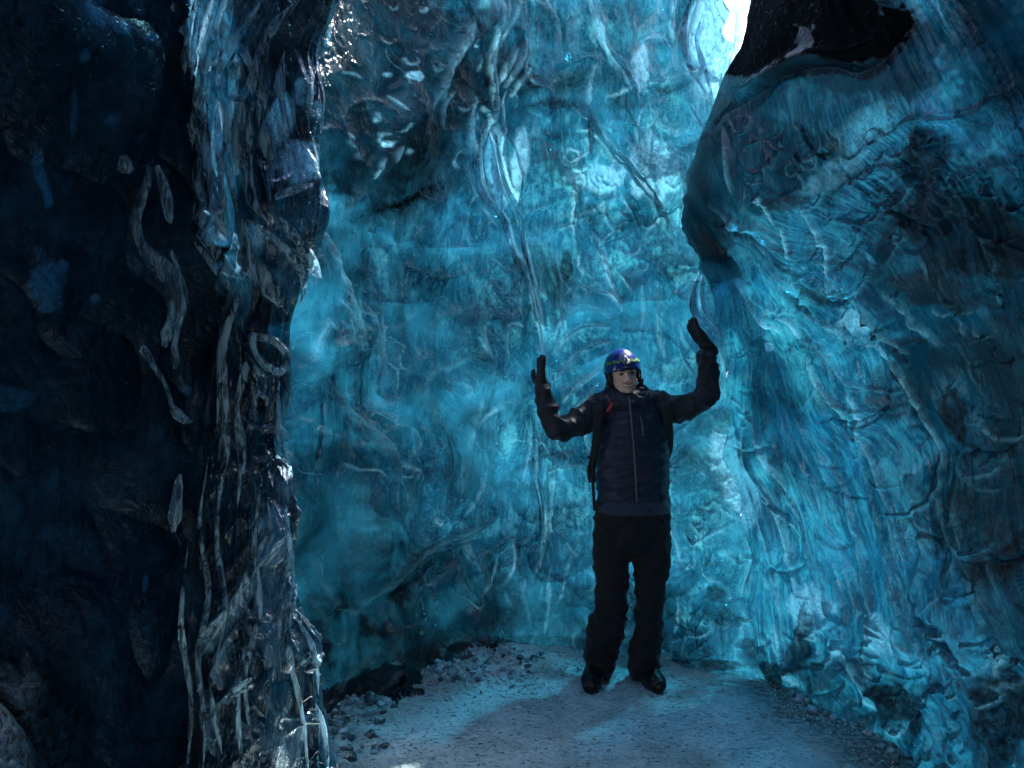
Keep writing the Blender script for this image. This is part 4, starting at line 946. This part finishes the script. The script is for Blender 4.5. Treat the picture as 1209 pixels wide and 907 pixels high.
M_red = plain('red_plastic', (.35, .012, .015), .35)
M_knit = fabric('dark_knit', (.006, .007, .009), .95)
M_hair = plain('black_hair', (.008, .006, .005), .6)
M_teeth = plain('teeth', (.75, .72, .68), .3)
M_eye = plain('eye_white', (.35, .34, .33), .2); M_iris = plain('brown_iris', (.02, .012, .008), .15)
M_lens = plain('lamp_lens', (.55, .6, .65), .12)
M_black = plain('black_plastic', (.006, .006, .007), .35)
M_green = plain('green_strap', (.05, .16, .05), .5)
M_white = plain('white_print', (.45, .48, .52), .45)
m = NT('helmet_blue'); pr = m.n('BsdfPrincipled'); pr.inputs['Base Color'].default_value = (.005, .016, .13, 1); pr.inputs['Roughness'].default_value = .22
pr.inputs['Coat Weight'].default_value = .35; pr.inputs['Coat Roughness'].default_value = .08; c = m.n('TexCoord').outputs['Object']
m.l(m.bump(m.noise(c, 300, 2), .04, .01), pr.inputs['Normal']); M_helm = m.done(pr.outputs[0])
# skin: stubble, lips
m = NT('skin'); pr = m.n('BsdfPrincipled'); c = m.n('TexCoord').outputs['Object']
base_c = m.mix(m.noise(c, 60, 4), (.55, .33, .25), (.68, .44, .34))
base_c = m.mix(m.math('MULTIPLY', m.attr('red'), .8), base_c, (.5, .13, .12))
base_c = m.mix(m.math('MULTIPLY', m.attr('stubble'), m.ramp(m.noise(c, 900, 2), [(.35, .35), (.6, .75)])), base_c, (.075, .052, .045))
m.l(base_c, pr.inputs['Base Color']); pr.inputs['Roughness'].default_value = .42; pr.inputs['Subsurface Weight'].default_value = .08
pr.inputs['Subsurface Radius'].default_value = (.01, .004, .002); m.l(m.bump(m.noise(c, 420, 3), .15, .002), pr.inputs['Normal']); M_skin = m.done(pr.outputs[0])

# ---- head frame: origin at the ear line, x right in the picture, -y out of the face, z up
HC = J(737, 444, .0); HR = Matrix.Rotation(math.radians(-7), 3, 'Y') @ Matrix.Rotation(math.radians(-4), 3, 'X') @ Matrix.Rotation(math.radians(6), 3, 'Z')
def Hd(x, y, z): return np.array((Vector(HC.tolist()) + HR @ Vector((x, y, z)))[:])
bm = bmesh.new()
ball(bm, Hd(0, .012, .035), (.076, .096, .100), HR)          # cranium
ball(bm, Hd(0, -.022, -.018), (.064, .066, .082), HR)        # face
ball(bm, Hd(0, -.040, -.072), (.042, .040, .028), HR)        # jaw
ball(bm, Hd(0, -.066, -.083), (.019, .016, .014), HR)        # chin
for s in (-1, 1):
    ball(bm, Hd(s * .034, -.054, -.030), (.024, .026, .020), HR)    # cheek raised by the smile
    ball(bm, Hd(s * .026, -.074, .022), (.024, .012, .008), HR)     # brow ridge
    tube(bm, [Hd(s * .074, .010, .010), Hd(s * .082, .016, -.004), Hd(s * .078, .012, -.024)], [.008, .010, .007], 10)   # ear
tube(bm, [Hd(0, -.078, .014), Hd(0, -.090, -.006), Hd(0, -.100, -.024)], [.008, .009, .012], 14)                       # nose
for s in (-1, 1): ball(bm, Hd(s * .010, -.090, -.028), (.008, .010, .007), HR)
tube(bm, [Hd(s_ * .001, -.080, -.045) + np.array([0, 0, 0]) for s_ in (-20, 20)], [.007, .007], 10)                      # upper lip ridge
tube(bm, [Hd(-.018, -.076, -.064), Hd(0, -.080, -.067), Hd(.018, -.076, -.064)], [.005, .006, .005], 10)
# neck, trunk and limbs under the clothes, all one skin
tube(bm, [Hd(0, .012, -.03), J(741, 474, .03), J(745, 490, .03)], [.052, .056, .07])
tube(bm, [J(746, 490, .03), J(748, 530, .02), J(748, 570, .03), J(747, 612, .03)], [(.15, .09), (.155, .11), (.14, .10), (.15, .10)])
ARM_L = [J(706, 484, .03), J(680, 499, -.03), J(662, 504, -.08), J(654, 499, -.10), J(646, 485, -.10), J(638, 459, -.09)]
ARM_R = [J(786, 483, .03), J(812, 480, -.02), J(829, 467, -.05), J(835, 440, -.06), J(834, 414, -.07)]
tube(bm, ARM_L, [.052, .044, .038, .036, .034, .028]); tube(bm, ARM_R, [.050, .040, .026, .030, .026])
LEG_L = [J(722, 622, .03), J(721, 665, .01), J(722, 705, -.01), J(716, 755, .02), J(707, 803, .03)]
LEG_R = [J(771, 622, .03), J(769, 665, .01), J(767, 705, -.02), J(765, 755, .0), J(762, 803, .0)]
for A in (LEG_L, LEG_R): tube(bm, A, [.08, .07, .055, .050, .036])
def hinv(co):
    R_ = np.array(HR); return (co - HC) @ R_
def stub(co):
    h = hinv(co); m_ = sstep(-.028, -.05, h[:, 2]) * sstep(.03, -.03, h[:, 1]) * sstep(-.13, -.11, h[:, 2])
    mu = np.exp(-((h[:, 2] + .041) / .006) ** 2) * sstep(.034, .026, np.abs(h[:, 0])) * (h[:, 1] < -.06)
    return np.clip(.22 * m_ + .6 * mu, 0, 1)
def red(co):
    h = hinv(co); ck = np.exp(-((np.abs(h[:, 0]) - .036) / .018) ** 2 - ((h[:, 2] + .028) / .018) ** 2) * (h[:, 1] < -.03) * .35
    lip = np.exp(-((h[:, 2] + .056 - 10 * h[:, 0] ** 2) / .012) ** 2) * sstep(.031, .024, np.abs(h[:, 0])) * (h[:, 1] < -.06)
    ns = np.exp(-((h[:, 0]) / .014) ** 2 - ((h[:, 2] + .026) / .012) ** 2) * (h[:, 1] < -.085) * .4
    return np.clip(ck + lip + ns, 0, 1)
def face_fn(co, nr):
    h = hinv(co); f = (h[:, 1] < -.04)
    for s in (-1, 1):   # eye sockets
        co = co + nr * (-.0075 * np.exp(-((h[:, 0] - s * .029) / .015) ** 2 - ((h[:, 2] - .008) / .009) ** 2) * f)[:, None]
        # smile folds
        d = np.abs((np.abs(h[:, 0]) - .026) - (-.030 - h[:, 2]) * .35)
    fold = np.exp(-(d / .0035) ** 2) * sstep(-.075, -.060, h[:, 2]) * sstep(-.022, -.034, h[:, 2]) * f
    co = co - nr * (.003 * fold)[:, None]
    mouth = np.exp(-((h[:, 2] + .056 - 11 * h[:, 0] ** 2) / .0052) ** 2) * sstep(.032, .022, np.abs(h[:, 0])) * f
    return co - nr * (.009 * mouth)[:, None]
fuse('body', bm, .0042, M_skin, person, 3, face_fn, dict(stubble=stub, red=red))
def pmesh(name, bm, mat, parent, smooth=True):
    bmesh.ops.recalc_face_normals(bm, faces=bm.faces)
    me = bpy.data.meshes.new(name); bm.to_mesh(me); bm.free(); me.materials.append(mat)
    me.polygons.foreach_set('use_smooth', [smooth] * len(me.polygons))
    o = bpy.data.objects.new(name, me); COL.objects.link(o); o.parent = parent; return o
for s in (-1, 1):
    bm = bmesh.new(); ball(bm, Hd(s * .029, -.066, .007), (.0135, .0125, .0070), HR); e = pmesh('eye', bm, M_eye, person)
    bm = bmesh.new(); ball(bm, Hd(s * .029 + .001, -.0755, .0068), (.0058, .0042, .0058), HR); pmesh('iris', bm, M_iris, e)
    bm = bmesh.new(); tube(bm, [Hd(s * .014, -.082, .020), Hd(s * .028, -.084, .027), Hd(s * .046, -.074, .021)], [(.0030, .003), (.0040, .003), (.0022, .002)], 8); pmesh('eyebrow', bm, M_hair, person)
    bm = bmesh.new(); tube(bm, [Hd(s * .015, -.077, .0110), Hd(s * .029, -.080, .0150), Hd(s * .044, -.073, .0100)], [.0022, .0032, .0020], 8); pmesh('eyelid', bm, M_hair, person)
bm = bmesh.new(); tube(bm, [Hd(-.026, -.0710, -.0480), Hd(-.013, -.0795, -.0550), Hd(0, -.0820, -.0570), Hd(.013, -.0795, -.0550), Hd(.026, -.0710, -.0480)], [(.003, .0022), (.003, .0055), (.003, .0062), (.003, .0055), (.003, .0022)], 10)
pmesh('teeth', bm, M_teeth, person)

# ---- trousers
def wr(amp, sc, off, puff=None):
    def f(co, nr):
        q = warp(co + off, .05, 6)
        d = amp * (1 - 2 * np.sqrt(np.abs(noise(q * np.array(sc))) + .002)) + amp * .4 * noise(co * 30)
        if puff: d = d + puff(co)
        return co + nr * d[:, None]
    return f
bm = bmesh.new()
tube(bm, [J(747, 604, .02), J(747, 618, .02), J(747, 634, .02)], [(.195, .13), (.200, .135), (.195, .13)])
tube(bm, [J(723, 625, .02), J(722, 655, .01), J(722, 690, -.01), J(722, 712, -.01), J(719, 735, .0), J(715, 752, .01), J(712, 772, .02), J(709, 788, .02), J(709, 796, .02)],
     [(.098, .11), (.096, .105), (.083, .09), (.082, .085), (.094, .085), (.099, .09), (.084, .085), (.083, .085), (.080, .09)])
tube(bm, [J(770, 625, .02), J(770, 655, .01), J(768, 690, -.01), J(767, 712, -.02), J(766, 735, -.01), J(765, 752, .0), J(762, 772, .0), J(760, 790, .0), J(759, 798, .0)],
     [(.098, .11), (.098, .105), (.082, .09), (.075, .085), (.073, .085), (.078, .088), (.080, .085), (.084, .09), (.078, .09)])
fuse('trousers', bm, .009, M_trou, person, 4, wr(.012, (7, 7, 12), 1.0))
# ---- boots
def boot(cx, yaw, name='boot'):
    r = empty(name, (0, 0, 0)); r.parent = person; bpy.data.objects.remove(r)
    bm = bmesh.new(); c = J(cx, 815, 0); R_ = Matrix.Rotation(yaw, 3, 'Z')
    def q(x, y, z): return c + np.array((R_ @ Vector((x, y, z)))[:])
    tube(bm, [q(0, .085, .05), q(0, .02, .055), q(0, -.07, .05), q(0, -.135, .042), q(0, -.165, .036)], [(.048, .046), (.050, .052), (.054, .050), (.053, .042), (.042, .034)])
    tube(bm, [q(0, .04, .05), q(0, .045, .12), q(0, .05, .16)], [(.048, .055), (.05, .055), (.052, .056)])
    b = fuse(name, bm, .006, M_boot, person, 3, wr(.002, (20, 20, 20), 2.0))
    bm = bmesh.new(); o_ = [q(.047 * math.sin(t) * (1 + .12 * math.cos(t)), -.045 - .145 * math.cos(t), 0) for t in np.linspace(0, 2 * np.pi, 28, endpoint=False)]
    lo = [bm.verts.new((v[0], v[1], .001)) for v in o_]; hi = [bm.verts.new((v[0], v[1], .030)) for v in o_]
    bm.faces.new(lo[::-1]); bm.faces.new(hi)
    for k in range(28): bm.faces.new((lo[k], lo[(k + 1) % 28], hi[(k + 1) % 28], hi[k]))
    pmesh('sole', bm, M_sole, b, False)
    for k in range(4):
        bm = bmesh.new(); y = -.02 - .028 * k; z = .108 - .012 * k; tube(bm, [q(-.026, y, z - .012), q(0, y - .008, z), q(.026, y, z - .012)], [.003, .003, .003], 6); pmesh('lace', bm, M_lace, b)
boot(702, math.radians(-14)); boot(764, math.radians(10))
# ---- jacket: sleeves, body below the vest
bm = bmesh.new()
tube(bm, [J(747, 480, .03), J(748, 530, .02), J(748, 580, .02), J(748, 596, .02), J(748, 603, .02)], [(.16, .10), (.17, .12), (.180, .125), (.190, .13), (.192, .13)])
tube(bm, [J(712, 482, .03), J(696, 490, .02), J(678, 500, -.03), J(664, 506, -.07), J(651, 505, -.10), J(645, 488, -.10), J(641, 470, -.095), J(638, 459, -.09)],
     [.080, .078, .070, .064, .060, .054, .047, .042])
tube(bm, [J(780, 479, .03), J(797, 482, .02), J(815, 479, -.02), J(829, 472, -.05), J(837, 462, -.06), J(835, 440, -.06), J(834, 428, -.065), J(833, 419, -.07)],
     [.078, .076, .070, .066, .060, .052, .048, .044])
fuse('jacket', bm, .007, M_jacket, person, 2, wr(.013, (10, 10, 10), 3.0))
bm = bmesh.new(); tube(bm, [J(748, 589, .02), J(748, 604, .02)], [(.186, .134), (.197, .142)], 40, caps=False); pmesh('hem_band', bm, M_hem, person)
bm = bmesh.new(); tube(bm, [J(833.5, 421, -.07), J(834, 413, -.07)], [.042, .040], 24, caps=False); pmesh('cuff', bm, M_hem, person)
# ---- quilted vest with a stuffed hood collar
def puff(co):
    z = co[:, 2]; k = (z - .04 * np.sin(co[:, 0] * 6)) / .062
    return .007 * (np.sqrt(np.abs(np.sin(np.pi * k)) + .01) - .7)
bm = bmesh.new()
tube(bm, [J(748, 478, .03), J(748, 500, .02), J(748, 530, .01), J(748, 560, .015), J(748, 580, .02), J(748, 586, .02)],
     [(.150, .095), (.178, .125), (.186, .142), (.192, .140), (.186, .135), (.182, .132)], 32)
fuse('vest', bm, .0065, M_vest, person, 3, wr(.0045, (8, 8, 15), 4.0, puff))
bm = bmesh.new()
for (a0, a1, r0, zz) in ((0, 2 * np.pi, .038, 470), (0, 2 * np.pi, .032, 461)):
    ts = np.linspace(a0, a1, 22); rx = .115 if zz > 465 else .085; ry = .09 if zz > 465 else .075
    pts = [J(741, zz, .035) + np.array([rx * math.sin(t), -ry * math.cos(t), -.022 * math.cos(t) - .010 * math.cos(2 * t)]) for t in ts]
    tube(bm, pts, [r0] * len(pts), 14)
ball(bm, J(712, 472, .0), (.045, .05, .035)); ball(bm, J(772, 470, .01), (.055, .055, .035)); ball(bm, J(762, 466, .07), (.08, .06, .04))
fuse('hood_collar', bm, .0065, M_vest, person, 3, wr(.007, (14, 14, 16), 5.0))
# zip
front = lambda px, py: J(px, py, .0)
zy = np.linspace(468, 588, 60); bm = bmesh.new(); fy = np.interp(zy, [468, 480, 500, 530, 560, 588], [-.100, -.112, -.121, -.138, -.134, -.122])
zx = np.interp(zy, [468, 500, 540, 590], [739.5, 742, 745, 748])
for x0, w in ((0, .006),):
    pts = [J(x, y, f - .004) for x, y, f in zip(zx, zy, fy)]; tube(bm, pts, [(.005, .004)] * 60, 8)
zp = pmesh('zip', bm, M_black, person)
bm = bmesh.new()
for k in range(120):
    t = k / 119; p = np.array([np.interp(t, np.linspace(0, 1, 60), [q_[i] for q_ in pts]) for i in range(3)])
    ball_r = .0032 * (1 if (k // 1) % 2 else .7)
    bmesh.ops.create_cube(bm, size=1, matrix=Matrix.Translation((p[0] + (.0012 if k % 2 else -.0012), p[1] - .0042, p[2])) @ Matrix.Diagonal((.0045, .003, .0022, 1)))
pmesh('zip_teeth', bm, M_metal, zp, False)
bm = bmesh.new(); tube(bm, [J(739.5, 468, -.112), J(740, 474, -.122)], [.004, .003], 8); pmesh('zip_puller', bm, M_metal, zp)
bm = bmesh.new(); tube(bm, [J(753, 491, -.126), J(755.5, 512, -.137)], [(.003, .003)] * 2, 8); pmesh('pocket_zip', bm, M_metal, person)
bm = bmesh.new(); tube(bm, [J(716.5, 481, -.100), J(720, 476, -.104)], [(.011, .008), (.008, .007)], 12); ball(bm, J(715.5, 483.5, -.103), (.011, .008, .010)); pmesh('red_tag', bm, M_red, person)
bm = bmesh.new(); tube(bm, [J(714, 466, -.07), J(717, 473, -.098), J(719, 477, -.104)], [.002] * 3, 6); pmesh('cord', bm, M_red, person)
# ---- gloves: palm, four unequal bent fingers and a thumb
def glove(name, wrist, up, normal, thumb_side, curls, spread, L=.185):
    w = np.array(wrist); u = np.array(up, float); u /= np.linalg.norm(u); n = np.array(normal, float); n -= u * (n @ u); n /= np.linalg.norm(n); s = np.cross(u, n) * thumb_side
    bm = bmesh.new()
    def pt(a, b, c): return w + s * a + u * b + n * c
    tube(bm, [pt(0, -.035, 0), pt(0, .0, 0), pt(0, .025, 0)], [.036, .035, .034])
    for a in (-.030, -.010, .012, .032): tube(bm, [pt(a * .7, .015, 0), pt(a, .055, 0), pt(a, .088, 0)], [.019, .019, .0165], 12)
    for k, (a, ln) in enumerate(((.034, .075), (.012, .084), (-.011, .078), (-.032, .060))):
        p = pt(a, .088, 0); cur = [p]; ang = math.radians(curls[k][0]); sp = math.radians(spread[k])
        for j in range(3):
            d = (u * math.cos(ang) + n * math.sin(ang)) * math.cos(sp) + s * math.sin(sp)
            p = p + d * ln * (.42, .32, .26)[j]; cur.append(p); ang += math.radians(curls[k][1])
        tube(bm, cur, [.0145, .0135, .0125, .0110], 12)
    p0 = pt(.022, .018, .006); p1 = pt(.050, .045, .020); p2 = pt(.062, .075, .028); p3 = pt(.064, .098, .028)
    tube(bm, [p0, p1, p2, p3], [.020, .017, .0145, .012], 12)
    return fuse(name, bm, .0032, M_glove, person, 3, wr(.0016, (30, 30, 30), 6.0))
# person's right hand, flat against the wall at the left of the picture, seen edge on
glove('glove', J(636.5, 457, -.09), (-.03, .12, 1), (-1, -.18, .02), -1, [(2, -3), (-3, -4), (-8, -3), (-12, 2)], (4, 0, -3, -8))
# person's left hand, bent back at the wrist, fingers reaching up to the left
glove('glove', J(834, 409, -.07), (-.64, -.12, .76), (-.66, -.35, -.62), 1, [(-4, -13), (-6, -15), (-6, -15), (-4, -15)], (3, 0, -2, -5))
# ---- hat, helmet, lamp
def dome(bm, zc, rx, ry, rz, z0, thick=0.0, n=40, m_=18, wav=None):
    rings = []
    for j in range(m_ + 1):
        t = j / m_; zz = z0 + (rz - z0) * math.sin(t * math.pi / 2); k = math.sqrt(max(0, 1 - (zz / rz) ** 2))
        rings.append([bm.verts.new(Hd(rx * k * math.cos(a), ry * k * math.sin(a) + .012, zc + zz + (wav(a) * (1 - t) if wav else 0)).tolist()) for a in np.linspace(0, 2 * np.pi, n, endpoint=False)])
    for a, b in zip(rings[:-1], rings[1:]):
        for k in range(n):
            if (a[k].co - a[(k + 1) % n].co).length > 1e-6: bm.faces.new((a[k], a[(k + 1) % n], b[(k + 1) % n], b[k]))
    return rings
bm = bmesh.new(); dome(bm, .032, .084, .104, .108, -.006); bmesh.ops.remove_doubles(bm, verts=bm.verts, dist=1e-4)
for s in (-1, 1): ball(bm, Hd(s * .074, .004, .006), (.016, .040, .045), HR)
tube(bm, [Hd(s_ * .068, -.052 + abs(abs(s_) - .5) * 0 + (abs(s_)) * .03 - .03 * 1, .036) for s_ in (-1, -.6)], [.010, .010], 8)
pmesh('beanie', bm, M_knit, person)
bm = bmesh.new()
def hw(a): 
    return -.012 * math.sin(a) * -1 * (1 if math.sin(a) < 0 else -.8)
dome(bm, .040, .100, .122, .118, -.012, n=56, m_=22, wav=lambda a: .006 * math.sin(3 * a)); bmesh.ops.remove_doubles(bm, verts=bm.verts, dist=1e-4)
helmet = pmesh('helmet', bm, M_helm, person)
so = helmet.modifiers.new('shell', 'SOLIDIFY'); so.thickness = .010; so.offset = -1
def hsurf(az, z, off=.002):
    k = math.sqrt(max(0, 1 - ((z) / .118) ** 2)); return Hd((.100 * k + off) * math.sin(az), -(.122 * k + off) * math.cos(az) + .012, .040 + z)
def patch(name, poly, mat, parent, off=.0025, th=.0025):
    """poly: (azimuth, height) corners laid on the helmet shell, given real thickness"""
    bm = bmesh.new(); a = [bm.verts.new(hsurf(x, z, off).tolist()) for x, z in poly]; b = [bm.verts.new(hsurf(x, z, off + th).tolist()) for x, z in poly]; n = len(poly)
    bm.faces.new(b); bm.faces.new(a[::-1])
    for k in range(n): bm.faces.new((a[k], a[(k + 1) % n], b[(k + 1) % n], b[k]))
    return pmesh(name, bm, mat, parent, False)
# green zigzag band round the helmet
for k in range(-5, 6):
    a0 = k * .24; patch('green_flash', [(a0 - .11, .030 + .006 * (k % 2)), (a0 + .10, .026), (a0 + .13, .042), (a0 + .02, .050 if k % 2 else .038), (a0 - .10, .044)], M_green, helmet)
# white angular emblem above the lamp
patch('emblem', [(-.20, .018), (-.13, .018), (-.035, .052), (-.035, .066), (-.06, .066)], M_white, helmet, .0055)
patch('emblem', [(.20, .018), (.13, .018), (.035, .052), (.035, .066), (.06, .066)][::-1], M_white, helmet, .0055)
patch('emblem', [(-.06, .056), (.06, .056), (.06, .068), (-.06, .068)], M_white, helmet, .0057)
lampc = hsurf(0.0, .022, .006); fwd = hsurf(0, .022, .03) - lampc; fwd /= np.linalg.norm(fwd)
bm = bmesh.new(); tube(bm, [lampc - fwd * .004, lampc + fwd * .016, lampc + fwd * .020], [.017, .016, .013], 20, False); lamp = pmesh('headlamp', bm, M_black, helmet)
bm = bmesh.new(); tube(bm, [lampc + fwd * .016, lampc + fwd * .024], [.009, .007], 16, False); pmesh('lens', bm, M_lens, lamp)
for s in (-1, 1):
    bm = bmesh.new(); tube(bm, [Hd(s * .096, .0, .030), Hd(s * .090, -.004, -.02), Hd(s * .078, -.014, -.055), Hd(s * .045, -.035, -.098)], [(.007, .003)] * 4, 8); pmesh('chin_strap', bm, M_strap, helmet)
    bm = bmesh.new(); ball(bm, Hd(s * .094, -.006, -.034), (.013, .013, .020), HR); tube(bm, [Hd(s * .094, -.004, -.03), Hd(s * .098, 0, -.062)], [.006, .004], 8); pmesh('buckle', bm, M_black, helmet)
# ---- backpack
bp = empty('backpack', (float(person.location[0]), float(person.location[1]) + .22, 1.15),
           label='black backpack worn on the back of the person with a strap hanging loose', cat='backpack')
off = np.array(person.location) - np.array(bp.location)
def Q(px, py, dy): return J(px, py, dy) + off
bm = bmesh.new(); tube(bm, [Q(746, 478, .24), Q(746, 520, .25), Q(746, 570, .24)], [(.13, .08), (.155, .11), (.145, .10)], 28)
fuse('bag', bm, .010, M_strap, bp, 4, wr(.006, (9, 9, 9), 7.0))
def strap(name, pts, w, t=.005):
    bm = bmesh.new(); tube(bm, smooth_line(pts, 6).tolist(), [(w, t)] * ((len(pts) - 1) * 6 + 1), 10); return pmesh(name, bm, M_strap, bp)
strap('shoulder_strap', [Q(712, 470, .12), Q(706, 470, .02), Q(703, 482, -.075), Q(702, 505, -.100), Q(700, 530, -.085), Q(698, 556, -.01), Q(704, 572, .12)], .022)
strap('shoulder_strap', [Q(778, 466, .12), Q(781, 466, .03), Q(783, 476, -.070), Q(786, 492, -.090), Q(789, 510, -.06), Q(791, 530, .02), Q(788, 550, .12)], .022)
strap('hanging_strap', [Q(699, 528, -.07), Q(698, 550, -.06), Q(699, 575, -.055), Q(700.5, 600, -.05)], .008)
strap('side_buckle', [Q(693, 539, -.05), Q(697, 538, -.06), Q(702, 537, -.07)], .008, .006)
